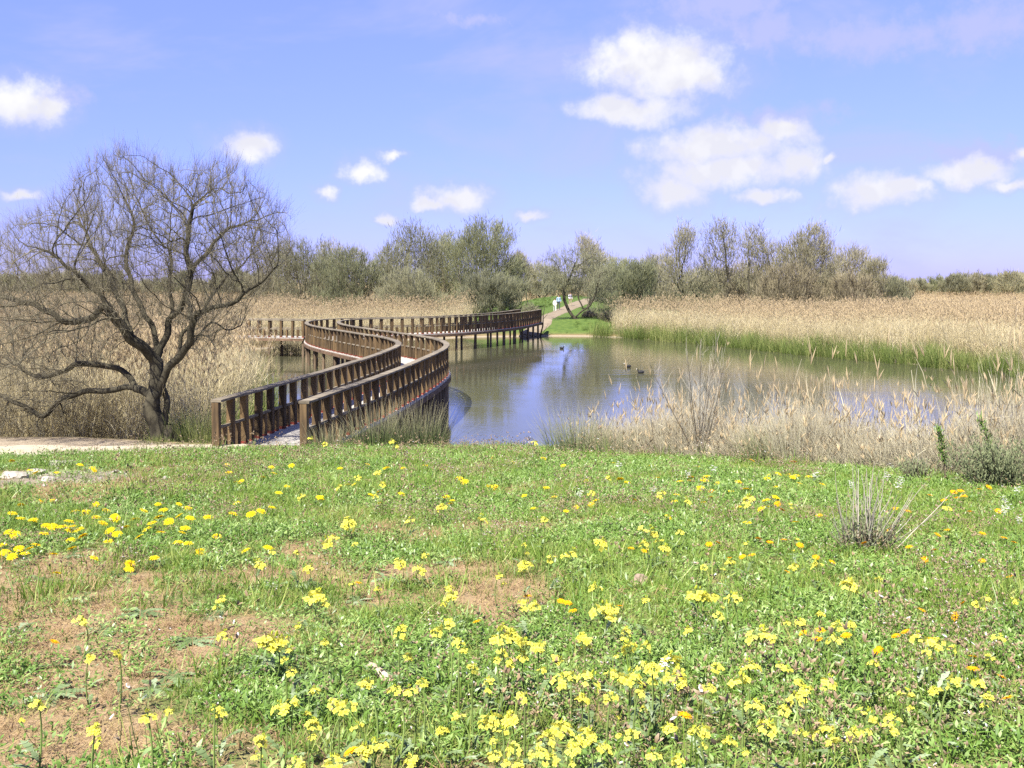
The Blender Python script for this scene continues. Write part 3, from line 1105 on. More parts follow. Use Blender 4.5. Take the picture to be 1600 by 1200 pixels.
def far_tree(name, label, px, d, topy, wpx, fol, dens=4000, stems=2, low=.3, seed=0, group=None, lean=0.0, spray=(.3, .8, .055), sub=None, cat='tree', foly=None, lobes=7, z=None, taper=.6):
    rs = np.random.default_rng(seed + 100)
    X = (px - 800) / F_PX * d
    gz = float(ground_z(X, d)) if z is None else z
    H = EYE + (HZ - topy) / F_PX * d - gz
    Wd = wpx / F_PX * d * 1.16
    lb = []
    for k in range(lobes):
        h = low + (1 - low) * (k + .6) / lobes
        rr = Wd * rs.uniform(.2, .31) * (1.05 - taper * max(0, h - .55))
        aa = rs.uniform(0, 6.28)
        off = (Wd * .5 - rr) * rs.uniform(.35, 1.0) * (1.0 if h < .75 else .55)
        zz = min(h * H, H - rr * .8)
        lb.append((off * math.cos(aa) + lean * h, off * math.sin(aa) * .8, max(zz, low * H * .8 + rr * .3), rr))
    A_ = []
    for (lx, ly, lz, rr) in lb:
        m_ = int(34 + 16 * rr)
        v = rs.normal(size=(m_, 3))
        v = v / np.linalg.norm(v, axis=1)[:, None] * (rs.random(m_)[:, None] ** .4) * rr
        v[:, 2] *= 1.0
        A_.append(v + np.array([lx, ly, lz]))
    A_ = np.concatenate(A_)
    step = H * .042
    nodes_, pars_ = [], []
    for s in range(stems):
        a0 = 6.28 * s / max(1, stems) + rs.uniform(-.5, .5)
        p_ = np.array([.12 * math.cos(a0), .12 * math.sin(a0), -.15]) * (1 if stems > 1 else 0) + np.array([0, 0, -.1])
        dv = np.array([math.cos(a0) * (.45 if stems > 1 else .12) + lean * .18, math.sin(a0) * .4, 1.0])
        pr = -1
        for k in range(int(low * H / step) + 3):
            nodes_.append(p_.copy())
            pars_.append(pr)
            pr = len(nodes_) - 1
            dv = dv + rs.normal(size=3) * .16
            dv[2] = max(dv[2], .5)
            p_ = p_ + dv / np.linalg.norm(dv) * step
    P_, R_ = colonize(nodes_, pars_, A_, step, H * .35, H * .055, 40, .08, .2, rs)
    root = empty(name, (X, d, gz))
    tag(root, label, cat, group)
    tr, cr = Acc(), Acc()
    rd, chh = branch_mesh(P_, R_, .019 * H / 9, 1.95, None, tr, 0, 0, None)
    w = np.where((rd < np.quantile(rd, .8)) & (P_[:, 2] > low * H * .6))[0]
    dens = int(dens * 1.9)
    pick = rs.choice(w, dens)
    ps = P_[pick] + rs.normal(size=(dens, 3)) * H * .042
    aw = np.arctan2(ps[:, 1], ps[:, 0] - lean * .5) + rs.normal(size=dens) * .9
    blades(cr, ps, aw, rs.uniform(spray[0], spray[1], dens), spray[2] * rs.uniform(.6, 1.3, dens), rs.uniform(0, 1.15, dens), rs.normal(size=dens) * .35, 2, tip=.25)
    o1 = link('trunk', tr.mesh('trunk', BARK if dens < 5200 else BARK_GREY), root)
    o2 = link('crown', cr.mesh('crown', fol), root)
    return root


TREES = [  # label, column, distance, top row, width, foliage, density, stems, low
    ('dark olive tree at the left end of the grove, tallest left of the boardwalk', 478, 122, 378, 120, FOL_OLIVE, 4600, 3, .18),
    ('pale grey thin-crowned tree behind the leftmost green bushes', 524, 134, 381, 90, FOL_GREY, 3200, 3, .25),
    ('rounded green tamarisk bush with dark stems above the reeds', 556, 112, 398, 120, FOL_GREEN, 5200, 4, .12),
    ('small olive tree with two dark leaning stems beside the tallest left tree', 612, 116, 384, 80, FOL_OLIVE, 3000, 2, .22),
    ('tall grey-green tree rising highest in the left grove', 655, 119, 350, 105, FOL_OLIVE, 3800, 3, .2),
    ('green feathery tree between the two tallest left trees', 705, 127, 370, 100, FOL_GREEN, 4600, 3, .2),
    ('broad olive-green tree with wide rounded crown near the boardwalk end', 755, 112, 352, 165, FOL_GREEN, 8200, 4, .16),
    ('slim grey tree on the right shoulder of the broad tree', 806, 118, 398, 60, FOL_GREY, 2400, 2, .2),
    ('brownish olive thicket standing low before the broad tree', 766, 99, 432, 120, FOL_OLIVE, 4200, 5, .1),
    ('grey tree half hidden behind the bare tree crown at left', 430, 128, 392, 110, FOL_GREY, 3800, 3, .15),
    ('low olive bush tree filling the gap under the tall left trees', 655, 105, 425, 150, FOL_OLIVE, 4600, 5, .08),
    ('small grey-green tree behind the sandy path', 846, 150, 412, 70, FOL_OLIVE, 2600, 2, .15),
    ('tall thin grey tree behind the forked tree by the path', 915, 114, 371, 66, FOL_GREY, 2400, 2, .25),
    ('bright green low tree spreading right of the forked tree', 985, 101, 412, 115, FOL_GREEN, 5200, 5, .08),
    ('green bushy tree behind the spreading low tree', 962, 130, 404, 90, FOL_GREEN, 3800, 3, .12),
    ('faint grey tree in the gap before the tall right trees', 1022, 135, 401, 90, FOL_GREY, 3000, 3, .15),
    ('tall sparse tree with a single dark trunk, first of the right grove', 1063, 113, 356, 72, FOL_GREY, 1900, 1, .38),
    ('tall sparse tree with forked dark trunk, tallest of the right grove', 1122, 115, 350, 84, FOL_GREY, 2100, 2, .36),
    ('grey sparse tree right of the tallest right-hand tree', 1186, 113, 358, 92, FOL_GREY, 2500, 2, .32),
    ('dense grey-brown tree with rounded top in the right grove', 1258, 109, 362, 140, FOL_GREY, 6800, 4, .14),
    ('grey tree sloping down at the right side of the grove', 1328, 116, 388, 112, FOL_GREY, 4200, 3, .14),
    ('small pale grey tree ending the right grove', 1368, 113, 404, 56, FOL_GREY, 1900, 2, .18),
    ('low brown thicket below the tall sparse right trees', 1150, 121, 414, 130, FOL_BROWN, 3600, 5, .06),
    ('low brown thicket at the foot of the dense grey-brown tree', 1238, 104, 420, 150, FOL_BROWN, 4600, 5, .06),
    ('low brown thicket under the sloping right tree', 1325, 105, 432, 120, FOL_BROWN, 3600, 5, .06),
    ('low grey thicket behind the first tall sparse right tree', 1050, 140, 425, 120, FOL_OLIVE, 3200, 5, .04),
    ('low grey-brown thicket behind the tallest right tree', 1120, 142, 420, 120, FOL_BROWN, 3200, 5, .04),
    ('low grey-brown thicket behind the dense right tree', 1200, 140, 418, 120, FOL_GREY, 3200, 5, .04),
    ('low olive thicket filling the ground at the right end of the grove', 1385, 118, 436, 90, FOL_OLIVE, 2600, 5, .04),
    ('low olive thicket filling the ground behind the left grove, left part', 500, 142, 418, 150, FOL_OLIVE, 3600, 5, .04),
    ('low olive thicket filling the ground behind the left grove, middle part', 590, 142, 415, 140, FOL_GREY, 3600, 5, .04),
    ('low green thicket filling the ground behind the left grove, right part', 690, 142, 412, 150, FOL_OLIVE, 3600, 5, .04),
    ('low olive thicket left of the tall sparse right trees', 1082, 128, 425, 90, FOL_OLIVE, 3000, 4, .08),
]
for i, (lab, px, d, ty, wp, fol, dn, st, lo) in enumerate(TREES):
    nm = 'thicket' if 'thicket' in lab else 'tamarisk_tree'
    far_tree(nm, lab, px, d, ty, wp, fol, dn, st, lo, i, 'trees of the far grove', cat='thicket' if 'thicket' in lab else 'tree')
# rows on the horizon
proto = []
for i in range(4):
    proto.append(far_tree('distant_tree', 'x', 1600, 235, 432, 62, [FOL_OLIVE, FOL_GREY, FOL_OLIVE, FOL_GREEN][i], 2600, 3, .05, 60 + i, spray=(.5, 1.2, .11), z=.18, lobes=6, taper=.3))
spots = []
hr = random.Random(3)
for k in range(11):
    spots.append((1392 + k * 24 + hr.uniform(-5, 5), 226 + hr.uniform(-12, 16), hr.uniform(.75, 1.12), 'right'))
for k in range(19):
    spots.append((-90 + k * 29 + hr.uniform(-6, 6), 236 + hr.uniform(-12, 16), hr.uniform(.8, 1.18), 'left'))
for k in range(7):
    spots.append((835 + k * 30 + hr.uniform(-6, 6), 190 + hr.uniform(-8, 8), hr.uniform(.7, .95), 'middle'))
ROWS = {}
for i, (px, d, s, side) in enumerate(spots):
    o = proto[i] if i < 4 else copy_tree(proto[i % 4])
    o.location = ((px - 800) / F_PX * d, d, .15 if side != 'middle' else float(ground_z((px - 800) / F_PX * d, d)))
    o.scale = (s, s, s)
    o.rotation_euler = (0, 0, hr.uniform(0, 6.28))
    tag(o, {'right': 'small distant tree in the low row beyond the right-hand reeds', 'left': 'small distant tree in the low row beyond the left-hand reeds',
            'middle': 'distant tree showing through behind the path'}[side], 'tree', 'low row of trees on the horizon, ' + side)
    ROWS.setdefault(side, []).append((px, o))
for side, t_ in (('right', 'tree of the low row beyond the right-hand reeds'), ('left', 'tree of the low row beyond the left-hand reeds'), ('middle', 'far tree showing through behind the sandy path')):
    ordinals(ROWS[side], t_)

# the forked tree by the far landing, its crooked trunk in full view
FD = 88.0
fb = at(903, 501, FD)
fb[2] = float(ground_z(fb[0], fb[1])) - .05
fn, fp = [], []


def flimb(pts, dep):
    P_ = [at(x, y, FD + dd) for (x, y), dd in zip(pts, np.linspace(dep[0], dep[1], len(pts)))]
    P_ = np.array(P_)
    sg = np.r_[0, np.cumsum(np.linalg.norm(np.diff(P_, axis=0), axis=1))]
    s = np.arange(0, sg[-1], .3)
    q = np.stack([np.interp(s, sg, P_[:, k]) for k in range(3)], 1) - fb
    if fn:
        parent = int(np.argmin(np.linalg.norm(np.array(fn) - q[0], axis=1)))
        q = q[1:]
    else:
        parent = -1
    for k in range(len(q)):
        fn.append(q[k])
        fp.append(parent if k == 0 else len(fn) - 2)


flimb([(906, 503), (896, 496), (888, 484), (882, 470), (880, 450), (876, 430), (872, 415)], (0, .5))
flimb([(898, 497), (908, 487), (922, 478), (930, 462), (935, 440)], (0, -1.0))
flimb([(880, 452), (892, 430), (900, 408)], (.4, -.8))
rs = np.random.default_rng(77)
A_ = []
for (cx_, cy_, rr, dd) in ((868, 425, 1.7, .5), (890, 412, 1.6, -.5), (912, 425, 1.7, .3), (935, 432, 1.5, -.6), (900, 440, 1.6, 1.0), (862, 440, 1.2, -1), (925, 408, 1.1, .8), (945, 452, 1.0, .2)):
    v = rs.normal(size=(60, 3))
    v = v / np.linalg.norm(v, axis=1)[:, None] * rs.random(60)[:, None] ** .4 * rr
    A_.append(v + at(cx_, cy_, FD + dd) - fb)
P_, R_ = colonize(fn, fp, np.concatenate(A_), .3, 3.0, .42, 40, .05, .2, rs)
fr = empty('forked_tree', fb)
tag(fr, 'forked tree with crooked dark trunk on the green bank by the landing', 'tree')
tr, cr = Acc(), Acc()
rd, _ = branch_mesh(P_, R_, .014, 1.9, np.full(len(fn), .05), tr, 0, 0, None)
w = np.where(rd < np.quantile(rd, .82))[0]
pick = rs.choice(w, 5200)
ps = P_[pick] + rs.normal(size=(5200, 3)) * .3
blades(cr, ps, rs.uniform(0, 6.28, 5200), rs.uniform(.25, .6, 5200), .035, rs.uniform(0, 1.2, 5200), rs.normal(size=5200) * .3, 2, tip=.25)
link('trunk', tr.mesh('trunk', BARK), fr)
link('crown', cr.mesh('crown', FOL_OLIVE), fr)
# bare sapling at the landing
sb = at(843, 531, 81.2)
sb[2] = float(ground_z(sb[0], sb[1])) - .1
sr = empty('bare_sapling', sb)
tag(sr, 'thin bare sapling standing in the shallows at the far landing', 'sapling')
ac = Acc()
tube(ac, [(0, 0, -.3), (.1, 0, .5), (.28, .05, 1.2), (.3, .1, 2.0), (.42, .1, 2.7)], [.085, .07, .055, .04, .015], 5, 0, (0, .5, 0))
for k, (z0, dx, dz) in enumerate(((.4, .55, .9), (1.2, -.5, .8), (1.7, .5, .6), (2.0, -.35, .6))):
    tube(ac, [(.1 + .1 * z0, 0, z0), (.1 + .1 * z0 + dx * .6, .1, z0 + dz * .5), (.1 + .1 * z0 + dx, .15, z0 + dz)], [.025, .018, .008], 4, 0, (0, .5, 0))
link('trunk', ac.mesh('trunk', BARK), sr)

# ------------------------------------------------------------------ reeds


def reed_clump(name, n, spread, h0, h1, mats, seed, plume=1.0, leaves=4, lean=.10):
    global RNG
    RNG = np.random.default_rng(seed)
    ac = Acc()
    r = np.sqrt(RNG.random(n)) * spread
    a_ = RNG.uniform(0, 6.28, n)
    base = np.stack([r * np.cos(a_), r * np.sin(a_), np.full(n, -.1)], 1)
    az_ = RNG.uniform(0, 6.28, n)
    H = RNG.uniform(h0, h1, n)
    ln = np.abs(RNG.normal(size=n)) * lean
    bd = np.abs(RNG.normal(size=n)) * .12
    tips = blades(ac, base, az_, H, .011, ln, bd, 3, mat=0, tip=.5)
    for k in range(leaves):
        t = RNG.uniform(.12, .85, n)
        th = ln + bd * t * .5
        bp_ = base + (H * t)[:, None] * np.stack([np.sin(th) * np.cos(az_), np.sin(th) * np.sin(az_), np.cos(th)], 1)
        blades(ac, bp_, RNG.uniform(0, 6.28, n), RNG.uniform(.25, .55, n), .016, RNG.uniform(.2, .9, n), RNG.uniform(.2, 1.5, n), 2, mat=0, tip=.1)
    if plume:
        m_ = RNG.random(n) < .6
        tp = tips[m_]
        for k in range(4):
            blades(ac, tp - np.array([0, 0, .06]), RNG.uniform(0, 6.28, len(tp)), RNG.uniform(.14, .26, len(tp)) * plume, .024 * plume, RNG.uniform(0, .5, len(tp)), RNG.uniform(.1, .9, len(tp)), 2, mat=1, mid=[.5, 1, .15])
    return ac.mesh(name, mats)


reed_src = [reed_clump('reed', 16, .42, 1.6, 2.35, [REED, PLUME], 200 + i, plume=.8, leaves=5, lean=.2) for i in range(5)]
wide_src = [reed_clump('reed_wide', 22, 1.1, 1.8, 2.4, [REED, PLUME], 240 + i, leaves=3) for i in range(3)]
rs = np.random.default_rng(31)
RP, RR, RSC, RI = [], [], [], []


def reed_zone(d0, d1, dens, wide):
    xm = .56 * d1 + 5
    n = int((d1 - d0) * 2 * xm * dens)
    y = rs.uniform(d0, d1, n)
    x = rs.uniform(-xm, xm, n)
    ok = np.abs(x) < .54 * y + 5
    x, y = x[ok], y[ok]
    sd_ = poly_sd(x, y, LAKE)
    bound = sd_ + .9 * (fbm(x * .5, y * .5, 8, 3) - .5)
    keep = (bound > .15)
    keep &= (y > crest(x) + .9) | (x > 12)
    keep &= ~((x > 12) & (y < 30))
    # open green ground at the landing, the path and under the groves
    op = (x > -3.5 - .02 * (y - 80)) & (x < 8.2 + .10 * (y - 80)) & (y > 79) & (y < 165)
    keep &= ~op
    grove = (y > 99 - .0 * x) & (x > 11) & (x < 47) & (y < 140)
    keep &= ~(grove & (y > 98 + 1.5 * np.sin(x * .7)))
    grove2 = (y > 104) & (x < -3) & (x > -35) & (y < 140)
    keep &= ~grove2
    # the side boardwalk keeps its own strip
    keep &= ~((np.abs(y - 60.3 - (-.2) * (x + 14)) < 1.5) & (x > -17.5) & (x < -10))
    keep &= rs.random(len(x)) < np.clip(fbm(x * .35, y * .35, 18, 3) * 2.6 - .35, .25, 1)
    wk = np.array(WALK)
    for q_ in range(len(wk) - 1):                       # nothing grows through the deck
        ax, ay = wk[q_]
        dx, dy = wk[q_ + 1] - wk[q_]
        t_ = np.clip(((x - ax) * dx + (y - ay) * dy) / (dx * dx + dy * dy), 0, 1)
        keep &= np.hypot(x - ax - t_ * dx, y - ay - t_ * dy) > 1.75
    x, y = x[keep], y[keep]
    z = ground_z(x, y)
    m_ = len(x)
    RP.append(np.stack([x, y, z], 1))
    RR.append(np.stack([rs.normal(size=m_) * .05, rs.normal(size=m_) * .05, rs.uniform(0, 6.28, m_)], 1))
    hs = np.interp(y, [20, 46, 70, 120, 160, 200], [.92, .86, .78, .70, .58, .5]) - .12 + .50 * fbm(x * .16, y * .16, 17, 4) + rs.normal(size=m_) * .06
    RSC.append(np.stack([np.ones(m_), np.ones(m_), hs], 1))
    RI.append(rs.integers(5, 8, m_) if wide else rs.integers(0, 5, m_))


reed_zone(20.5, 46, 5.0, False)
reed_zone(46, 92, 3.1, False)
reed_zone(92, 160, .62, True)
reed_zone(160, 330, .16, True)
scatter('reed_bed', np.concatenate(RP), np.concatenate(RR), np.concatenate(RSC), np.concatenate(RI), reed_src + wide_src,
        'tan dry reed bed with feathery plumes round the pool', 'reeds')

# young green growth along the right-hand shore, and a little under the left reeds
young = []
for i in range(3):
    RNG = np.random.default_rng(300 + i)
    ac = Acc()
    n = 46
    r = np.sqrt(RNG.random(n)) * .45
    a_ = RNG.uniform(0, 6.28, n)
    blades(ac, np.stack([r * np.cos(a_), r * np.sin(a_), np.full(n, -.1)], 1), RNG.uniform(0, 6.28, n), RNG.uniform(.5, 1.05, n), .016, np.abs(RNG.normal(size=n)) * .18, RNG.uniform(0, .8, n), 3)
    young.append(ac.mesh('young_reed', GREENREED))
shore = LAKE[13:23]
sg = arclen(shore)
n = 900
s = sg[-1] * rs.uniform(0, 1, n) ** .75
pp = resample(shore, s)
ot = rs.uniform(-.35, 1.0, n) ** 1
tang = resample(shore, np.clip(s + .3, 0, sg[-1])) - resample(shore, np.clip(s - .3, 0, sg[-1]))
tang /= np.hypot(*tang.T)[:, None] + 1e-9
nr = np.stack([tang[:, 1], -tang[:, 0]], 1)
wid = .15 + 1.7 * fbm(s * .3, s * 0, 4, 3)
pp = pp - nr * (-1) * (ot * wid)[:, None] * np.where(poly_sd(*(pp + nr * .5).T, LAKE) > 0, 1, -1)[:, None]
pz = np.maximum(ground_z(pp[:, 0], pp[:, 1]), -.12)
pt = np.column_stack([pp, pz])
# tufts at the edge of the left reeds
n2 = 160
l2 = LAKE[0:8]
pp2 = resample(l2, rs.uniform(0, arclen(l2)[-1], n2)) + rs.normal(size=(n2, 2)) * .35 + np.array([-.3, 0])
pt = np.vstack([pt, np.column_stack([pp2, np.maximum(ground_z(pp2[:, 0], pp2[:, 1]), -.1)])])
m_ = len(pt)
scatter('young_reeds', pt, np.stack([rs.normal(size=m_) * .08, rs.normal(size=m_) * .08, rs.uniform(0, 6.28, m_)], 1),
        rs.uniform(.6, 1.7, m_) * np.clip(.5 + fbm(pt[:, 0] * .6, pt[:, 1] * .6, 19, 3), .6, 1.3), rs.integers(0, 3, m_), young, 'fresh green reed shoots along the waterline', 'reeds')

# bleached grass and thin reeds on the near right bank
nd = []
for i in range(4):
    RNG = np.random.default_rng(320 + i)
    ac = Acc()
    n = 60
    r = np.sqrt(RNG.random(n)) * .30
    a_ = RNG.uniform(0, 6.28, n)
    base = np.stack([r * np.cos(a_), r * np.sin(a_), np.full(n, -.05)], 1)
    az_ = RNG.uniform(0, 6.28, n)
    H = RNG.uniform(.35, .95, n)
    tips = blades(ac, base, az_, H, .0055, np.abs(RNG.normal(size=n)) * .22, np.abs(RNG.normal(size=n)) * .4, 3, tip=.25)
    blades(ac, base[:30] + np.array([0, 0, .2]), RNG.uniform(0, 6.28, 30), RNG.uniform(.12, .3, 30), .007, RNG.uniform(.3, 1.3, 30), RNG.uniform(0, 1, 30), 2)
    m_ = 3
    for k in range(3):
        blades(ac, tips[:m_] - np.array([0, 0, .03]), RNG.uniform(0, 6.28, m_), RNG.uniform(.07, .15, m_), .014, RNG.uniform(0, .5, m_), RNG.uniform(.1, .9, m_), 2, mat=1, mid=[.5, 1, .15])
    nd.append(ac.mesh('bleached_grass', [NEARDRY, PLUME]))
n = 5400
x = rs.uniform(.3, 13, n)
u = rs.random(n)
y = crest(x) - .25 + u * 3.2
dens_ = np.clip((x - 1.0) / 1.6, 0, 1) * np.clip(1.3 - u * .8, 0, 1)
dens_ *= .35 + .9 * fbm(x * .9, y * .9, 71, 3)
keep = (rs.random(n) < dens_) & (y > 3)
x, y, u = x[keep], y[keep], u[keep]
z = np.maximum(ground_z(x, y), -.05)
m_ = len(x)
hs = 1.0 * (.45 + .85 * fbm(x * .7, y * .7, 72, 3) + .5 * (rs.random(m_) < .08)) * np.interp(x, [1, 3, 6, 9], [.75, 1.0, 1.15, 1.2]) * np.interp(u, [0, .15, .5, 1], [.45, .9, 1.2, 1.4])
for i in range(3):
    nd.append(reed_clump('thin_reed', 3, .12, 1.0, 1.5, [NEARDRY, PLUME], 340 + i, plume=.32, leaves=3, lean=.2))
pk = rs.integers(0, 4, m_)
tall = (rs.random(m_) < np.interp(x, [1.5, 4, 6], [.01, .04, .08])) & (u > .12)
pk[tall] = rs.integers(4, 7, tall.sum())
hs[tall] = rs.uniform(.65, 1.05, tall.sum())
scatter('bleached_bank_grass', np.stack([x, y, z], 1), np.stack([rs.normal(size=m_) * .08, rs.normal(size=m_) * .08, rs.uniform(0, 6.28, m_)], 1),
        np.stack([np.ones(m_), np.ones(m_), hs], 1), pk, nd, 'bleached dry grass and thin plumes on the near right bank', 'grass')

# ---- rush tussocks, each its own plant


def hit(px, py, H=0.0, d0=1.0, d1=26.0):
    """where the sight line through a photo point comes down to H above the meadow"""
    d = np.linspace(d0, d1, 500)
    r_ = ray(px, py)
    zz = EYE + r_[2] * d
    gz = ground_z(r_[0] * d, d) + H
    k = np.argmax(zz < gz)
    if not (zz < gz).any():
        k = len(d) - 1
    return float(r_[0] * d[k]), float(d[k]), float(gz[k] - H)


def tussock(px, d, h, n, spread, label, seed, mat=RUSH, lean=.32, w=.008):
    global RNG
    RNG = np.random.default_rng(seed)
    x_ = (px - 800) / F_PX * d
    z_ = float(ground_z(x_, d))
    ac = Acc()
    r = np.sqrt(RNG.random(n)) * spread
    a_ = RNG.uniform(0, 6.28, n)
    base = np.stack([r * np.cos(a_), r * np.sin(a_), np.full(n, -.06)], 1)
    ln = np.abs(RNG.normal(size=n)) * lean * (.4 + r / spread)
    blades(ac, base, a_ + RNG.normal(size=n) * .5, h * RNG.uniform(.45, 1.1, n), w, ln, np.abs(RNG.normal(size=n)) * .25, 3, tip=.15)
    o = link('rush_tussock', ac.mesh('rush_tussock', mat), None, (x_, d, z_))
    return tag(o, label, 'tussock', 'rush tussocks on the near bank')


tussock(318, 20.6, 1.0, 420, .55, 'green rush tussock between the bare tree and the boardwalk start', 401, GREENREED, .3)
tussock(246, 19.95, .22, 260, .3, 'low tuft of fresh green grass at the foot of the bare tree', 400, GREENREED, .5, .008)
tussock(512, 18.4, .55, 300, .35, 'pale rush tussock against the first posts of the right railing', 402)
tussock(585, 18.9, 1.0, 360, .45, 'wispy rush tussock beside the boardwalk with long pale stalks', 403)
tussock(655, 18.9, 1.0, 520, .5, 'dense rush tussock at the waterline right of the boardwalk', 404)
tussock(905, 16.6, .85, 620, .5, 'fan-shaped rush tussock on the crest at the middle of the bank', 405)
tussock(968, 15.7, .6, 360, .4, 'small rush tussock just right of the fan-shaped one', 406)
tussock(1205, 12.9, .62, 520, .36, 'dark green rush tussock amid bleached grass on the right bank', 407, RUSH, .32, .007)
tussock(1245, 12.7, .8, 240, .26, 'tall pale rush tussock beside the dark green one', 408, NEARDRY, .22, .007)

# bare willow shoots among the bleached grass
wx_, wy_ = (1092 - 800) / F_PX * 14.3, 14.3
wz_ = float(ground_z(wx_, wy_))
rs = np.random.default_rng(88)
wr = empty('willow_sapling', (wx_, wy_, wz_))
tag(wr, 'bare grey-green willow sapling fanning up from the bleached bank grass', 'sapling')
ac, ac2 = Acc(), Acc()
for k in range(9):
    a_ = rs.uniform(0, 6.28)
    ln_ = rs.uniform(.05, .45)
    if k == 0:
        a_, ln_ = math.pi, .55
    h = rs.uniform(1.0, 1.75)
    pts = [np.zeros(3)]
    th = ln_
    for j in range(7):
        th = th * .92 + rs.normal() * .06
        pts.append(pts[-1] + h / 7 * np.array([math.sin(th) * math.cos(a_), math.sin(th) * math.sin(a_), math.cos(th)]))
    pts = np.array(pts)
    tube(ac, pts, np.linspace(.008, .002, 8), 4, 0, (.3, rs.random(), 0), False)
    m_ = 60
    j = rs.integers(2, 8, m_)
    bp_ = pts[j] - (pts[j] - pts[j - 1]) * rs.random(m_)[:, None]
    blades(ac2, bp_, rs.uniform(0, 6.28, m_), rs.uniform(.10, .38, m_), .0042, rs.uniform(.15, .9, m_), rs.normal(size=m_) * .3 - .2, 2, tip=.4)
link('stem', ac.mesh('stem', TWIG), wr)
link('twigs', ac2.mesh('twigs', TWIG_PALE), wr)

# ---- grey-green shrub at the right edge and the wand-like broom in the meadow


def shrub(name, label, px, d, w, h, n, seed, fol, leaf=(.02, .04, .011), bare_wands=0, cat='shrub'):
    global RNG
    rs = np.random.default_rng(seed)
    RNG = rs
    x_ = (px - 800) / F_PX * d
    z_ = float(ground_z(x_, d))
    root = empty(name, (x_, d, z_))
    tag(root, label, cat)
    st, lf = Acc(), Acc()
    P_ = []
    for k in range(70):
        a_ = rs.uniform(0, 6.28)
        th = rs.uniform(.05, 1.25)
        L_ = h * rs.uniform(.5, 1.0) / (math.cos(th) * .5 + .5) * (1 - .2 * th)
        pts = [np.array([rs.normal() * .06 * w, rs.normal() * .06 * w, -.04])]
        for j in range(6):
            th *= .9
            a_ += rs.normal() * .15
            pts.append(pts[-1] + L_ / 6 * np.array([math.sin(th) * math.cos(a_) * w / h * .7, math.sin(th) * math.sin(a_) * w / h * .7, math.cos(th)]))
        pts = np.array(pts)
        tube(st, pts, np.linspace(.007, .002, 7), 3, 0, (.5, rs.random(), 0), False)
        P_.append(pts[2:])
    P_ = np.concatenate(P_)
    k = rs.integers(0, len(P_), n)
    ps = P_[k] + rs.normal(size=(n, 3)) * .035
    blades(lf, ps, rs.uniform(0, 6.28, n), rs.uniform(leaf[0], leaf[1], n), leaf[2], rs.uniform(0, 1.4, n), rs.normal(size=n) * .3, 2, mid=[.4, 1, .2])
    for k in range(bare_wands):
        a_ = rs.uniform(0, 6.28)
        th = rs.uniform(.15, .95)
        L_ = h * rs.uniform(1.0, 1.75)
        pts = [np.array([rs.normal() * .05, rs.normal() * .05, -.03])]
        for j in range(7):
            th = th * .97 + rs.normal() * .06
            pts.append(pts[-1] + L_ / 7 * np.array([math.sin(th) * math.cos(a_), math.sin(th) * math.sin(a_), math.cos(th)]))
        tube(st, np.array(pts), np.linspace(.0030, .0011, 8), 4, 1, (rs.random(), rs.random(), 0), False)
    link('stems', st.mesh('stems', [TWIG, TWIG_PALE]), root)
    link('foliage', lf.mesh('foliage', fol), root)
    return root


shrub('grey_shrub', 'dense grey-green shrub at the right edge above the water', 1552, 8.8, 1.0, .52, 7000, 501, SHRUB)
shrub('grey_shrub', 'low ragged shrub left of the dense right-edge shrub', 1432, 9.6, .38, .28, 1500, 502, SHRUB, bare_wands=6)
shrub('broom_bush', 'sparse half-dead bush with long pale wands in the right meadow', 1350, 4.75, .36, .26, 2100, 503, SHRUB, (.012, .03, .006), 46, 'bush')
for px, d, h, sd_, lab in ((1478, 9.4, .5, 511, 'leafy upright sprig rising left of the right-edge shrub'), (1558, 9.6, .62, 512, 'leaning leafy sprig above the right-edge shrub')):
    rs = np.random.default_rng(sd_)
    x_ = (px - 800) / F_PX * d
    root = empty('leafy_sprig', (x_, d, float(ground_z(x_, d))))
    tag(root, lab, 'plant')
    st, lf = Acc(), Acc()
    tilt = -.12 if sd_ == 511 else -.25
    pts = np.array([(0, 0, 0), (tilt * .3 * h, 0, h * .4), (tilt * .7 * h, 0, h * .75), (tilt * h * 1.1, 0, h)])
    tube(st, pts, [.008, .006, .004, .002], 5, 0, (.2, .3, 0))
    t = rs.uniform(.35, 1, 160)
    bp_ = np.stack([np.interp(t, [0, .4, .75, 1], pts[:, k]) for k in range(3)], 1) + rs.normal(size=(160, 3)) * .018
    RNG = rs
    blades(lf, bp_, rs.uniform(0, 6.28, 160), rs.uniform(.03, .06, 160), .014, rs.uniform(.2, 1.3, 160), rs.normal(size=160) * .3, 2, mid=[.4, 1, .2])
    link('stem', st.mesh('stem', TWIG), root)
    link('leaves', lf.mesh('leaves', CLOVER), root)

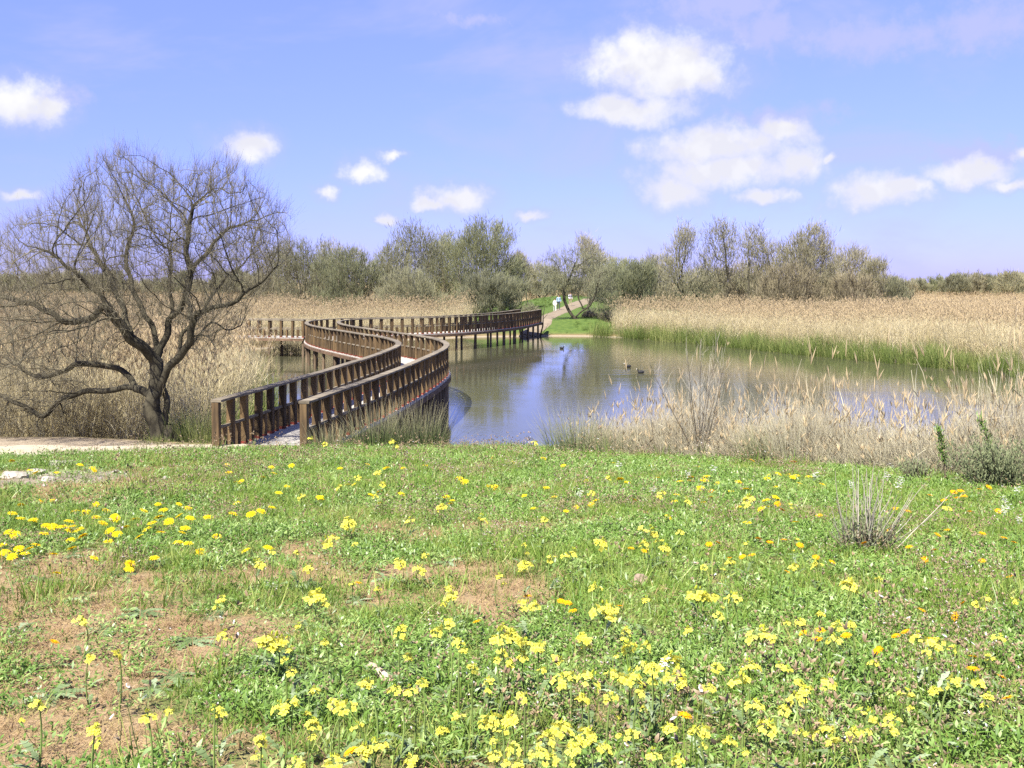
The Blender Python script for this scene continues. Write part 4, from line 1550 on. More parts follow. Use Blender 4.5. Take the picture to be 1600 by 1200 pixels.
# low dark bushes on the far bank and dark brush under the side boardwalk
for px, d, w, h, lab, sd_ in ((948, 90, 2.6, .9, 'low dark bush on the green bank right of the forked tree', 521), (920, 91, 1.4, .6, 'small dark bush close behind the forked tree', 522),
                              (455, 63.0, 2.6, .8, 'dark brush tangled beneath the side boardwalk', 523), (828, 95, 2.2, 1.3, 'grey-green bush beside the far end of the boardwalk', 524)):
    global_rs = np.random.default_rng(sd_)
    RNG = global_rs
    x_ = (px - 800) / F_PX * d
    z_ = max(0.0, float(ground_z(x_, d)))
    root = empty('low_bush', (x_, d, z_))
    tag(root, lab, 'bush')
    lf, st = Acc(), Acc()
    n = 1500
    v = global_rs.normal(size=(n, 3))
    v = v / np.linalg.norm(v, axis=1)[:, None] * global_rs.random(n)[:, None] ** .5
    v[:, 2] = np.abs(v[:, 2])
    ps = v * np.array([w / 2, w / 2.6, h]) * (.75 + .4 * vnoise(v[:, 0] * 3, v[:, 1] * 3 + v[:, 2] * 2, sd_))[:, None]
    blades(lf, ps, global_rs.uniform(0, 6.28, n), global_rs.uniform(.15, .35, n), .04, global_rs.uniform(0, 1.3, n), 0.2, 2, tip=.2)
    for k in range(14):
        a_ = global_rs.uniform(0, 6.28)
        tube(st, [(0, 0, -.1), (math.cos(a_) * w * .2, math.sin(a_) * w * .15, h * .4), (math.cos(a_) * w * .4, math.sin(a_) * w * .3, h * .8)], [.03, .02, .008], 4, 0, (.3, .4, 0), False)
    link('stems', st.mesh('stems', TWIG), root)
    link('foliage', lf.mesh('foliage', FOL_BROWN if sd_ in (521, 522, 523) else FOL_OLIVE), root)

# ------------------------------------------------------------------ meadow turf
tufts = []
for i in range(5):                                      # 0-4 fine grass
    RNG = np.random.default_rng(600 + i)
    ac = Acc()
    n = 26
    r = np.sqrt(RNG.random(n)) * .045
    a_ = RNG.uniform(0, 6.28, n)
    blades(ac, np.stack([r * np.cos(a_), r * np.sin(a_), np.full(n, -.008)], 1), a_ + RNG.normal(size=n), RNG.uniform(.025, .075, n), .0036, np.abs(RNG.normal(size=n)) * .55, RNG.uniform(0, 1.0, n), 2)
    tufts.append(ac.mesh('grass_tuft', GRASS))
for i in range(4):                                      # 5-8 small broad leaves
    RNG = np.random.default_rng(620 + i)
    ac = Acc()
    n = 34
    r = np.sqrt(RNG.random(n)) * .055
    a_ = RNG.uniform(0, 6.28, n)
    blades(ac, np.stack([r * np.cos(a_), r * np.sin(a_), RNG.uniform(-.004, .04, n)], 1), RNG.uniform(0, 6.28, n), RNG.uniform(.010, .026, n), RNG.uniform(.005, .010, n), RNG.uniform(.4, 1.5, n), RNG.uniform(-.2, .9, n), 2, mid=[.3, 1, .12])
    tufts.append(ac.mesh('leaf_tuft', CLOVER))
for i in range(3):                                      # 9-11 dry straw lying flat
    RNG = np.random.default_rng(640 + i)
    ac = Acc()
    n = 26
    r = np.sqrt(RNG.random(n)) * .06
    a_ = RNG.uniform(0, 6.28, n)
    blades(ac, np.stack([r * np.cos(a_), r * np.sin(a_), RNG.uniform(-.003, .008, n)], 1), RNG.uniform(0, 6.28, n), RNG.uniform(.012, .045, n), .003, RNG.uniform(.7, 1.55, n), RNG.uniform(-.2, .4, n), 2)
    tufts.append(ac.mesh('straw_tuft', STRAW))
for i in range(3):                                      # 12-14 tiny seeding weeds
    RNG = np.random.default_rng(660 + i)
    ac = Acc()
    n = 14
    r = np.sqrt(RNG.random(n)) * .05
    a_ = RNG.uniform(0, 6.28, n)
    tips = blades(ac, np.stack([r * np.cos(a_), r * np.sin(a_), np.zeros(n)], 1), RNG.uniform(0, 6.28, n), RNG.uniform(.03, .085, n), .002, np.abs(RNG.normal(size=n)) * .3, RNG.uniform(0, .5, n), 2, tip=.6)
    for k in range(3):
        blades(ac, tips - np.array([0, 0, .003]), RNG.uniform(0, 6.28, n), .009, .005, RNG.uniform(.2, 1.3, n), .2, 2, mid=[.5, 1, .3], mat=1 if (i < 2 or k > 0) else 2) if (i < 2 or k > 0) else blades(ac, tips[:4], RNG.uniform(0, 6.28, 4), .008, .005, 1.0, .2, 2, mid=[.5, 1, .3], mat=2)
    tufts.append(ac.mesh('seed_tuft', [GRASS, SEEDS, M_WHITE]))
rs = np.random.default_rng(41)
TP, TR, TS, TI = [], [], [], []


def turf(d0, d1, dens, sc):
    xm = .54 * d1 + 1.6
    n = int((d1 - d0) * 2 * xm * dens)
    y = rs.uniform(d0, d1, n)
    x = rs.uniform(-xm, xm, n)
    k = (np.abs(x) < .53 * y + 1.3) & (y < crest(x) + .9)
    k &= ~((x < -4.6) & (y > np.interp(x, [-26, -12, -9.3, -7.3, -5.9, -4.9], [14.0, 14.4, 15.1, 16.7, 17.9, 18.2]) + .5 * (fbm(x * 2, y * 2, 66, 3) - .5))) & ~((np.abs(x + 4.75) < 1.0) & (y > 18.7))
    x, y = x[k], y[k]
    dr, br = dryness(x, y), bare(x, y)
    dr = np.clip(dr + (fbm(x * 5, y * 5, 91, 3) - .5) * 1.1, 0, 1)
    br = np.clip(br + (fbm(x * 4, y * 4, 92, 3) - .5) * .9, 0, 1)
    g = (1 - dr) * (1 - br)
    u = rs.random(len(x))
    kind = np.full(len(x), -1)
    kind[u < g * .92 + .08] = 0
    kind[(kind < 0) & (dr > .3) & (br < .6) & (rs.random(len(x)) < .75)] = 2
    broad = fbm(x * 1.3, y * 1.1, 93, 3)
    kind[(kind == 0) & (rs.random(len(x)) < np.clip((broad - .36) * 4, .15, .85))] = 1
    weed = fbm(x * 1.7, y * 1.3, 94, 3)
    kind[(kind >= 0) & (kind < 2) & (rs.random(len(x)) < np.clip((weed - .56) * 3, .02, .3) + .3 * np.exp(-((x - .35) / .55) ** 2 - ((y - 2.1) / .45) ** 2))] = 3
    kind[(kind == 0) & (rs.random(len(x)) < .06)] = 2
    k = kind >= 0
    x, y, kind, g = x[k], y[k], kind[k], g[k]
    n = len(x)
    lo = np.array([0, 5, 9, 12])[kind]
    cnt = np.array([5, 4, 3, 3])[kind]
    TI.append(lo + (rs.random(n) * cnt).astype(int))
    TP.append(np.stack([x, y, ground_z(x, y) - .002], 1))
    TR.append(np.stack([rs.normal(size=n) * .12, rs.normal(size=n) * .12, rs.uniform(0, 6.28, n)], 1))
    hv = .6 + .8 * fbm(x * 1.1, y * .9, 95, 3)
    big = np.where(rs.random(n) < .07, np.where(kind == 1, 1.25, rs.uniform(1.3, 2.0, n)), rs.uniform(.75, 1.15, n)) * np.where(kind == 2, .9, 1)
    TS.append(np.stack([sc * big, sc * big, sc * hv * big * rs.uniform(.75, 1.2, n)], 1))


turf(1.15, 3.4, 900, .85)
turf(3.4, 7, 520, 1.05)
turf(7, 12, 260, 1.4)
turf(12, 20.4, 130, 1.9)
scatter('meadow_turf', np.concatenate(TP), np.concatenate(TR), np.concatenate(TS), np.concatenate(TI), tufts,
        'short spring grass, clover leaves and dry straw of the meadow', 'grass')

# turf on the far green bank
BANKG = leaf_mat('bank_blade', (.06, .10, .022), (.11, .17, .04), trans=.35, alt=(.14, .17, .05))
bankg = []
for q in young:
    b_ = q.copy()
    b_.materials.clear()
    b_.materials.append(BANKG)
    bankg.append(b_)
n = 5200
x = rs.uniform(-6, 22, n)
y = rs.uniform(82, 140, n)
line = np.array([(1.4, 81.9), (2.6, 86), (3.2, 92), (4.6, 102), (6.0, 113), (8.2, 124), (10.5, 133), (15, 142)])
k = (np.abs(x - np.interp(y, line[:, 1], line[:, 0])) > 2.8) & (poly_sd(x, y, LAKE) > .6)
x, y = x[k], y[k]
m_ = len(x)
scatter('bank_grass', np.stack([x, y, ground_z(x, y)], 1), np.stack([np.zeros(m_), np.zeros(m_), rs.uniform(0, 6.28, m_)], 1), rs.uniform(.15, .38, m_), rs.integers(0, 3, m_), bankg,
        'bright green grass on the far bank round the landing', 'grass')

# ------------------------------------------------------------------ flowers
rs = np.random.default_rng(51)


def cluster_mesh(name, n, seed):
    """a mustard head: four-petalled flowers round a knot of buds, about one unit across"""
    r_ = np.random.default_rng(seed)
    ac = Acc()
    for k in range(n):
        a_ = r_.uniform(0, 6.28)
        rr = .44 * math.sqrt(r_.random())
        c_ = np.array([rr * math.cos(a_), rr * math.sin(a_), -.45 * rr + r_.uniform(-.16, .12)])
        nrm_ = np.array([c_[0] * 1.4, c_[1] * 1.4, .55]) + r_.normal(size=3) * .25
        nrm_ /= np.linalg.norm(nrm_)
        u = np.cross(nrm_, [.3, .2, .9])
        u /= np.linalg.norm(u)
        v = np.cross(nrm_, u)
        sz = r_.uniform(.13, .18)
        rnd = r_.random()
        for j in range(4):
            th = j * math.pi / 2 + rnd
            d_ = u * math.cos(th) + v * math.sin(th)
            s_ = -u * math.sin(th) + v * math.cos(th)
            up_ = nrm_ * sz
            V = [c_, c_ + d_ * sz * .6 + s_ * sz * .45 + up_ * .12, c_ + d_ * sz * 1.1 + up_ * .05, c_ + d_ * sz * .6 - s_ * sz * .45 + up_ * .12]
            ac.add(V, [[0, 1, 2, 3]], [(0, rnd, 0), (.7, rnd, 0), (1, rnd, 0), (.7, rnd, 0)], 0)
    for k in range(7):
        a_ = r_.uniform(0, 6.28)
        c_ = np.array([.09 * math.cos(a_), .09 * math.sin(a_), .05 + r_.uniform(0, .1)])
        tube(ac, [c_, c_ + [0, 0, .05], c_ + [0, 0, .10]], [.02, .035, .008], 4, 1, (.5, r_.random(), 0), False)
    for k in range(9):                                 # flower stalks back to the stem
        a_ = r_.uniform(0, 6.28)
        rr = r_.uniform(.15, .4)
        tube(ac, [(0, 0, -.42), (rr * .6 * math.cos(a_), rr * .6 * math.sin(a_), -.25), (rr * math.cos(a_), rr * math.sin(a_), -.12)], .012, 3, 2, (.5, .5, 0), False)
    return ac.mesh(name, [M_YEL, M_BUD, M_STEM])


clusters = [cluster_mesh('flower_cluster', n_, 700 + i) for i, n_ in enumerate((18, 14, 22, 10, 16))]


def stem_mesh(seed, branches=2):
    r_ = np.random.default_rng(seed)
    ac = Acc()
    sw = r_.normal(size=2) * .06
    pts = np.array([(sw[0] * math.sin(t * 2.2), sw[1] * math.sin(t * 2.2), t) for t in np.linspace(-.03, 1, 7)])
    pts[:, :2] -= pts[-1, :2] * np.linspace(0, 1, 7)[:, None] ** 2
    tube(ac, pts, np.linspace(.0085, .005, 7), 4, 0, (.5, r_.random(), 0), False)
    return ac.mesh('stem', M_STEM)


stems_me = [stem_mesh(720 + i) for i in range(5)]
side_me = []
for i in range(3):
    ac = Acc()
    tube(ac, [(0, 0, 0), (.25, 0, .35), (.42, 0, .72), (.5, 0, 1.0)], [.009, .008, .007, .006], 4, 0, (.5, .4, 0), False)
    side_me.append(ac.mesh('branch', M_STEM))
lobe = []
for i in range(3):
    RNG = np.random.default_rng(740 + i)
    ac = Acc()
    blades(ac, np.zeros((1, 3)), 0.0, 1.0, .24, .7, .9, 5, twist=0.0, mid=[.15, .75, .45, 1.0, .7, .1])
    for k in range(4):
        t = .2 + .18 * k
        th = .7 + .9 * t * .5
        p0 = np.array([[t * math.sin(th), 0, t * math.cos(th)]])
        for sg_ in (-1, 1):
            blades(ac, p0, sg_ * 1.1, .20, .09, 1.35, .4, 2, mid=[.6, 1, .1])
    lobe.append(ac.mesh('leaf', ROSETTE))


def mustard(px, py, size, i, H=None, d=None):
    H = H if H else float(np.clip(rs.normal() * .03 + .135, .08, .20))
    x_, y_, z_ = hit(px, py, H)
    if d:
        x_, y_ = (px - 800) / F_PX * d, d
        z_ = float(ground_z(x_, y_))
        H = max(.08, EYE - (py - HZ) / F_PX * d - z_)
    w = min(.125, max(.03, 1.0 * size * y_ / F_PX))
    root = empty('mustard_plant', (x_, y_, z_), rs.uniform(0, 6.28))
    o = link('stem', stems_me[i % 5], root)
    o.scale = (.35 * (.6 + H), .35 * (.6 + H), H)
    tilt = rs.normal(size=2) * .25
    o = link('flower_cluster', clusters[i % 5], root, (0, 0, H))
    o.scale = (w, w, w)
    o.rotation_euler = (tilt[0], tilt[1], rs.uniform(0, 6.28))
    if y_ < 6.5:
        for k in range(rs.integers(0, 2)):
            a_ = rs.uniform(0, 6.28)
            hb = H * rs.uniform(.35, .6)
            lb = H * rs.uniform(.28, .45)
            o = link('branch', side_me[k % 3], root, (0, 0, hb))
            o.scale = (lb, lb * .5, lb)
            o.rotation_euler = (0, 0, a_)
            o = link('flower_cluster', clusters[(i + k + 1) % 5], root, (.5 * lb * math.cos(a_), .5 * lb * math.sin(a_), hb + lb + w * .1))
            s_ = w * rs.uniform(.4, .75)
            o.scale = (s_, s_, s_)
        for k in range(rs.integers(2, 5)):
            o = link('leaf', lobe[k % 3], root, (0, 0, H * rs.uniform(.0, .45)))
            s_ = rs.uniform(.03, .065)
            o.scale = (s_, s_, s_)
            o.rotation_euler = (0, 0, rs.uniform(0, 6.28))
    return root, x_, y_


MUST = [(427, 998, 50), (540, 1112, 36), (497, 930, 42), (400, 880, 30), (625, 880, 26), (657, 888, 26), (127, 973, 26), (185, 1027, 24), (230, 1122, 30), (352, 990, 26), (438, 1105, 36),
        (460, 1095, 26), (490, 1135, 30), (640, 1085, 24), (625, 985, 28), (705, 933, 26), (698, 978, 32), (820, 883, 28), (752, 808, 28), (545, 815, 30), (512, 843, 30), (822, 945, 30),
        (800, 995, 44), (780, 990, 40), (822, 1003, 32), (842, 1010, 24), (787, 1019, 22), (910, 995, 30), (895, 860, 24), (942, 848, 28), (945, 950, 52), (930, 915, 26), (980, 1010, 30), (880, 1065, 40),
        (925, 1060, 40), (985, 1060, 46), (1008, 1046, 30), (910, 1098, 30), (1017, 830, 38), (1040, 855, 24), (1090, 925, 42), (1145, 932, 30), (1170, 778, 26), (1072, 780, 22), (1190, 990, 46),
        (1048, 1030, 40), (1035, 1055, 36), (1065, 1058, 34), (1160, 1062, 46), (1170, 1040, 36), (1120, 1042, 22), (1243, 1093, 36), (1258, 1078, 30), (1295, 1060, 34), (1250, 972, 22),
        (1310, 975, 26), (1303, 1002, 30), (1328, 910, 32), (1418, 1082, 30), (1435, 993, 30), (1465, 1010, 30), (1485, 1065, 30), (1460, 1086, 26), (1357, 1124, 44), (1395, 1120, 26), (1395, 1140, 22),
        (1100, 1143, 32), (1203, 1138, 38), (1252, 1148, 22), (1283, 1140, 40), (1300, 1168, 30), (770, 1122, 36), (797, 1128, 38), (785, 1148, 30), (855, 1158, 40), (878, 1142, 42), (800, 1175, 30),
        (897, 1182, 30), (770, 1178, 28), (585, 1168, 42), (520, 1190, 42), (462, 1192, 34), (920, 1145, 40), (1000, 1085, 22), (955, 1092, 24), (1010, 935, 20), (1275, 880, 24), (1140, 880, 20),
        (560, 1145, 20), (905, 1162, 32), (660, 1068, 22), (345, 1112, 18), (140, 1033, 18), (335, 1118, 20), (480, 888, 20), (345, 935, 18), (60, 1108, 20), (150, 1140, 18), (155, 1160, 22),
        (1010, 1008, 22), (1085, 1140, 24), (1045, 1140, 18), (1230, 1050, 16), (1365, 1038, 18), (1330, 975, 18), (780, 900, 18), (860, 870, 18), (848, 812, 18), (640, 812, 18), (690, 790, 18), (1240, 885, 18),
        (560, 745, 14), (600, 755, 14), (530, 760, 16), (470, 775, 14), (590, 737, 14), (925, 770, 16), (950, 745, 14), (1035, 770, 16), (1490, 1015, 20), (1545, 1090, 18), (715, 1120, 20), (690, 1150, 24),
        (820, 1092, 24), (840, 1185, 28), (945, 1175, 28), (985, 1150, 22), (1140, 1172, 26), (1020, 1180, 26), (1060, 1185, 22), (640, 1190, 26), (860, 1195, 28), (410, 1165, 22)]
fr_ = random.Random(12)
for _ in range(50):
    q_ = (round(fr_.uniform(420, 1590)), round(fr_.uniform(770, 1110)), fr_.uniform(9, 18))
    MUST.append(q_)
UNIQ = {(427, 998): 'largest rounded mustard head at left, alone above dry ground', (1190, 990): 'large ragged mustard head right of centre on a tall stem',
        (1017, 830): 'bright mustard head standing alone in the middle distance, centre right', (752, 808): 'single mustard head near the middle of the meadow, far from others',
        (1170, 778): 'highest mustard head at right, small against the far meadow', (127, 973): 'small mustard head at far left over dry ground', (945, 950): 'broad flat mustard head at centre, above the dense yellow group',
        (1090, 925): 'round mustard head right of the brown stone', (540, 1112): 'flat-topped mustard head near the bottom left', (1328, 910): 'mustard head in front of the sparse half-dead bush'}
MROWS = {}
for i, (px, py, sz) in enumerate(MUST):
    root, x_, y_ = mustard(px, py, sz, i)
    if (px, py) in UNIQ:
        tag(root, UNIQ[(px, py)], 'wildflower', 'mustard plants in the meadow')
    else:
        row = next(t for lim, t in ((830, 'small mustard plant at the back of the meadow'), (900, 'mustard plant in the upper middle of the meadow'), (1000, 'mustard plant half way down the meadow'),
                                    (1050, 'mustard plant below the middle of the meadow'), (1100, 'mustard plant in the dense front rows'), (1150, 'mustard plant near the bottom of the meadow'), (1300, 'mustard plant along the very bottom edge')) if py < lim)
        tag(root, row, 'wildflower', row.replace('mustard plant', 'mustard plants'))
        MROWS.setdefault(row, []).append((px, root))
for row, its in MROWS.items():
    ordinals(its, 'yellow ' + row)
CRM = []
for i, (px, py) in enumerate([(612, 688), (620, 697), (630, 705), (985, 690), (1047, 692), (1073, 690), (836, 690), (507, 692), (487, 684), (560, 703), (968, 703), (1010, 680)]):
    root, x_, y_ = mustard(px, py, 14, i, d=rs.uniform(14.5, 17.5))
    tag(root, 'tall mustard plant on the crest, its head against the water or reeds', 'wildflower', 'mustard plants on the crest')
    CRM.append((px, root))
ordinals(CRM, 'mustard plant on the crest against the water or reeds')


def daisy_mesh(name, petals, mat, seed, layers=2):
    r_ = np.random.default_rng(seed)
    ac = Acc()
    for L_ in range(layers):
        for k in range(petals):
            a_ = 6.283 * (k + .5 * L_) / petals + r_.normal() * .05
            d_ = np.array([math.cos(a_), math.sin(a_), 0])
            s_ = np.array([-math.sin(a_), math.cos(a_), 0])
            ln_ = (.5 if L_ == 0 else .38) * r_.uniform(.9, 1.08)
            w_ = .075
            z0, z1, z2 = .03 * L_, .07 + .05 * L_, .02 + .1 * L_ + r_.normal() * .02
            V = [d_ * .08 - s_ * .03 + [0, 0, z0], d_ * .08 + s_ * .03 + [0, 0, z0], d_ * ln_ * .6 + s_ * w_ + [0, 0, z1], d_ * ln_ * .6 - s_ * w_ + [0, 0, z1],
                 d_ * ln_ + s_ * w_ * .5 + [0, 0, z2], d_ * ln_ - s_ * w_ * .5 + [0, 0, z2]]
            rn = r_.random()
            ac.add(V, [[0, 1, 2, 3], [3, 2, 4, 5]], [(0, rn, 0), (0, rn, 0), (.6, rn, 0), (.6, rn, 0), (1, rn, 0), (1, rn, 0)])
    return ac.mesh(name, mat)


def disc_mesh(r=.15):
    ac = Acc()
    tube(ac, [(0, 0, -.02), (0, 0, .06), (0, 0, .10), (0, 0, .115)], [r * .8, r, r * .7, .01], 8, 0, (.5, .5, 0), False)
    return ac.mesh('disc', M_DISC)


disc = disc_mesh()
heads = {'yellow': [daisy_mesh('flower_head', 14, M_DAISY, 800 + i) for i in range(3)], 'orange': [daisy_mesh('flower_head', 12, M_ORANGE, 810 + i) for i in range(3)]}
whites = []
for i in range(2):
    r_ = np.random.default_rng(830 + i)
    ac = Acc()
    for k in range(16):
        c_ = r_.normal(size=3) * np.array([.2, .2, .26])
        RNG = r_
        blades(ac, np.tile(c_, (4, 1)), np.arange(4) * 1.57 + r_.random(), .16, .11, 1.1, .3, 2, mid=[.4, 1, .5])
    whites.append(ac.mesh('flower_cluster', M_WHITE))


def daisy(px, py, size, kind, i, H=None):
    H = H or rs.uniform(.03, .075)
    x_, y_, z_ = hit(px, py, H)
    w = min(.085, max(.028, size * y_ / F_PX))
    root = empty({'yellow': 'yellow_daisy', 'orange': 'orange_marigold', 'white': 'white_wildflower'}[kind], (x_, y_, z_), rs.uniform(0, 6.28))
    o = link('stem', stems_me[i % 5], root)
    o.scale = (.16, .16, H)
    if kind == 'white':
        o = link('flower_cluster', whites[i % 2], root, (0, 0, H))
        o.scale = (w, w, w)
        return root
    o = link('flower_head', heads[kind][i % 3], root, (0, 0, H))
    o.scale = (w, w, w)
    o.rotation_euler = (rs.normal() * .28 + .1, rs.normal() * .28, rs.uniform(0, 6.28))
    link('disc', disc, o, (0, 0, .02))
    if y_ < 9:
        for k in range(3):
            o = link('leaf', lobe[k % 3], root, (0, 0, .004))
            s_ = rs.uniform(.05, .09)
            o.scale = (s_, s_, s_ * .6)
            o.rotation_euler = (0, .35, rs.uniform(0, 6.28))
    return root


DZ = [(105, 350), (200, 332), (260, 330), (375, 385), (425, 395), (480, 415), (535, 382), (575, 418), (790, 347), (815, 378), (895, 352), (940, 372), (895, 407), (950, 422), (720, 383), (795, 415), (760, 442),
      (845, 435), (625, 465), (735, 475), (805, 490), (695, 512), (925, 470), (910, 490), (550, 480), (545, 540), (230, 455), (260, 463), (310, 460), (360, 462), (350, 482), (395, 477), (220, 497), (415, 510),
      (355, 535), (360, 570), (180, 550), (95, 572), (270, 603), (60, 615), (10, 560), (10, 600), (470, 620), (770, 622), (650, 650), (645, 675), (285, 697), (1230, 582), (1340, 570), (1085, 512), (1000, 592),
      (940, 545), (890, 540), (1040, 413), (1165, 395), (1255, 403), (1305, 385), (105, 420), (165, 425), (170, 440), (60, 395), (675, 425), (480, 350), (1145, 188), (1180, 235), (285, 190), (400, 150),
      (460, 165), (470, 180), (60, 130), (150, 178), (180, 190), (345, 435), (585, 500), (515, 445), (125, 600), (30, 585), (150, 570), (45, 490), (75, 500)]
DROW = {}
for i, (zx, zy) in enumerate(DZ):
    px, py = zx / 3.2, 680 + zy / 3.2
    o = daisy(px, py, 17 if py > 790 else 12, 'yellow', i)
    drow = next(t for lim, t in ((780, 'by the stones near the path'), (806, 'in the far row of the left patch'), (822, 'in the upper row of the left patch'), (836, 'in the middle row of the left patch'), (862, 'in the lower row of the left patch'), (1000, 'in the nearest row of the left patch')) if py < lim)
    DROW.setdefault(drow, []).append((px, o))
    tag(o, 'low yellow daisy among grey leaves in the patch at left' if py > 780 else 'low yellow daisy by the stones near the path', 'wildflower', 'yellow daisies, ' + ('left patch' if py > 780 else 'by the path'))
for t_, its in DROW.items():
    ordinals(its, 'low yellow daisy ' + t_)
for k in range(95):
    px = rs.uniform(330, 1290)
    py = np.interp(px, [330, 800, 1100, 1300], [712, 712, 730, 748]) + rs.random() ** 1.6 * 85
    o = daisy(px, py, rs.uniform(10, 16), 'yellow', k)
    tag(o, 'tiny yellow daisy along the far crest of the meadow', 'wildflower', 'yellow daisies along the crest')
OR = [(85, 1005), (745, 972), (824, 932), (877, 940), (887, 948), (895, 960), (968, 950), (1255, 990), (1282, 985), (1277, 1003), (1322, 995), (1400, 995), (1415, 990), (1455, 1000), (1492, 970), (1505, 945),
      (1440, 958), (1372, 1018), (1565, 1060), (1520, 1030), (1520, 1055), (1575, 1095), (1172, 710), (1175, 720), (1240, 722), (1110, 778), (1215, 788), (1222, 798), (1225, 845), (1185, 845), (1203, 848),
      (1250, 855), (1230, 895), (1245, 886), (1275, 873), (1175, 868), (1160, 872), (1140, 875), (1108, 852), (1122, 850), (986, 858), (1007, 862), (1080, 752), (1112, 768), (1155, 755), (1490, 770), (1495, 778),
      (1501, 768), (1506, 776), (1450, 750), (1453, 775), (1475, 782), (1530, 765), (1545, 762), (1398, 795), (1418, 800), (1280, 806), (1465, 837), (1480, 830), (1535, 835), (1568, 842), (1585, 850), (1445, 875),
      (1460, 860), (1420, 855), (1390, 828), (548, 1178), (560, 913), (1070, 1125), (1560, 800), (1515, 800), (1350, 850), (1300, 880), (1578, 905), (1535, 880)]
OROW = {}
for i, (px, py) in enumerate(OR):
    o = daisy(px, py, 12 if py < 900 else 15, 'orange', i, rs.uniform(.04, .10))
    lab = 'single large orange marigold at far left in the dry turf' if px < 200 else ('small orange marigold in the back half of the meadow, right side' if (py < 900 and px > 900) else ('small orange marigold in the front half of the meadow, right side' if px > 900 else 'small orange marigold in the middle of the meadow'))
    tag(o, lab, 'wildflower', 'orange marigolds' + (', far left' if px < 200 else (', back right' if (py < 900 and px > 900) else (', front right' if px > 900 else ', middle'))))
    if 200 < px <= 900:
        OROW.setdefault('left of the centre of the meadow', []).append((px, o))
    if px > 900:
        orow = next(t for lim, t in ((760, 'at the very back of the right meadow'), (790, 'level with the right-edge shrub'), (835, 'beside the half-dead bush'), (860, 'level with the foot of the half-dead bush'), (905, 'just below the half-dead bush'), (975, 'in the middle of the right meadow'), (2000, 'in the front of the right meadow')) if py < lim)
        OROW.setdefault(orow, []).append((px, o))
for t_, its in OROW.items():
    ordinals(its, 'orange marigold ' + t_)
WROW = []
for i, (px, py) in enumerate([(1275, 745), (1393, 730), (1385, 745), (1408, 752), (1403, 762), (1330, 758), (1590, 768), (1570, 782), (1576, 795), (1592, 812), (966, 728), (1075, 742), (1115, 735), (905, 772), (1020, 768), (1568, 800), (1040, 1040)]):
    o = daisy(px, py, 13, 'white', i, rs.uniform(.08, .16))
    tag(o, 'pale spike of white wildflower at the back of the meadow' if py < 1000 else 'tiny white flower head among the yellow mustard at front', 'wildflower', 'white wildflowers' + ('' if py < 1000 else ' in front'))
    if py < 1000:
        WROW.append((px, o))
ordinals(WROW, 'white flower spike at the back of the meadow')

# flat leaf rosettes, each leaf its own piece
ROS = [(60, 905), (30, 985), (300, 905), (250, 880), (410, 915), (470, 915), (330, 965), (300, 1010), (380, 1050), (420, 1030), (560, 940), (600, 905), (270, 1060), (240, 1080), (180, 900), (330, 880), (480, 980),
       (620, 1050), (560, 1080), (690, 1010), (130, 935), (80, 1085), (220, 960), (20, 880), (110, 870), (160, 985), (500, 1060), (740, 1050), (1080, 880), (1250, 870), (1420, 940), (700, 880), (880, 830), (350, 840), (200, 860)]
RROW = {}
for i, (px, py) in enumerate(ROS):
    x_, y_, z_ = hit(px, py, .01)
    root = empty('leaf_rosette', (x_, y_, z_), rs.uniform(0, 6.28))
    rk = 'left' if px < 520 else 'right'
    rk = (rk, 'back' if py < 920 else 'front')
    RROW.setdefault(rk, []).append((px, root))
    tag(root, 'flat rosette of jagged grey-green leaves in the left turf' if px < 520 else 'flat rosette of jagged leaves in the middle or right turf', 'plant', 'leaf rosettes ' + ('at left' if px < 520 else 'elsewhere'))
    for k in range(9):
        o = link('leaf', lobe[k % 3], root, (0, 0, .008))
        s_ = rs.uniform(.055, .105)
        o.scale = (s_, s_, s_ * .55)
        o.rotation_euler = (rs.normal() * .15, rs.uniform(.2, .45), k * .7 + rs.normal() * .2)

for (a_, b_), its in RROW.items():
    ordinals(its, 'flat jagged leaf rosette in the %s turf, %s row' % ('dry left' if a_ == 'left' else 'green right', b_))

# ------------------------------------------------------------------ stones and sticks
STONES = [(20, 745, 26, .42, ROCK_WHITE, 'big pale flat limestone at the left edge by the path'), (86, 728, 14, .6, ROCK_WHITE, 'pale limestone block standing beside the path at left'),
          (58, 738, 16, .4, ROCK_WHITE, 'low pale stone between the two larger left stones'), (75, 748, 13, .4, ROCK_WHITE, 'flat pale stone just below the stone block at left'),
          (258, 747, 6, .8, ROCK_WHITE, 'small bright white stone in the grass left of the boardwalk'), (178, 737, 9, .45, ROCK_WHITE, 'small flat white stone in the turf right of the path stones'),
          (70, 757, 5, .6, ROCK_WHITE, 'fist-sized pale pebble below the flat left stones'), (253, 733, 5, .6, ROCK_WHITE, 'tiny white stone close under the path edge'),
          (35, 767, 8, .3, ROCK_WHITE, 'flat pale chip in the bare soil at far left'), (100, 726, 18, .35, ROCK_WHITE, 'long low ledge of pale stone along the path edge'),
          (1000, 908, 15, .9, ROCK_BROWN, 'brown rounded stone in the middle of the meadow')]
for i, (px, py, rpx, fl, mt, lab) in enumerate(STONES):
    x_, y_, z_ = hit(px, py, .02)
    r_ = rpx * y_ / F_PX
    o = link('stone', rock_mesh('stone', mt, 900 + i, (r_, r_ * .8, r_ * fl)), None, (x_, y_, z_ + r_ * fl * .35))
    o.rotation_euler = (rs.normal() * .1, rs.normal() * .1, rs.uniform(0, 6.28) if rpx < 15 else rs.normal() * .2)
    tag(o, lab, 'stone')
x_, y_, z_ = hit(592, 1052, .015)
ac = Acc()
dv = np.array([.035, -.055, .0])
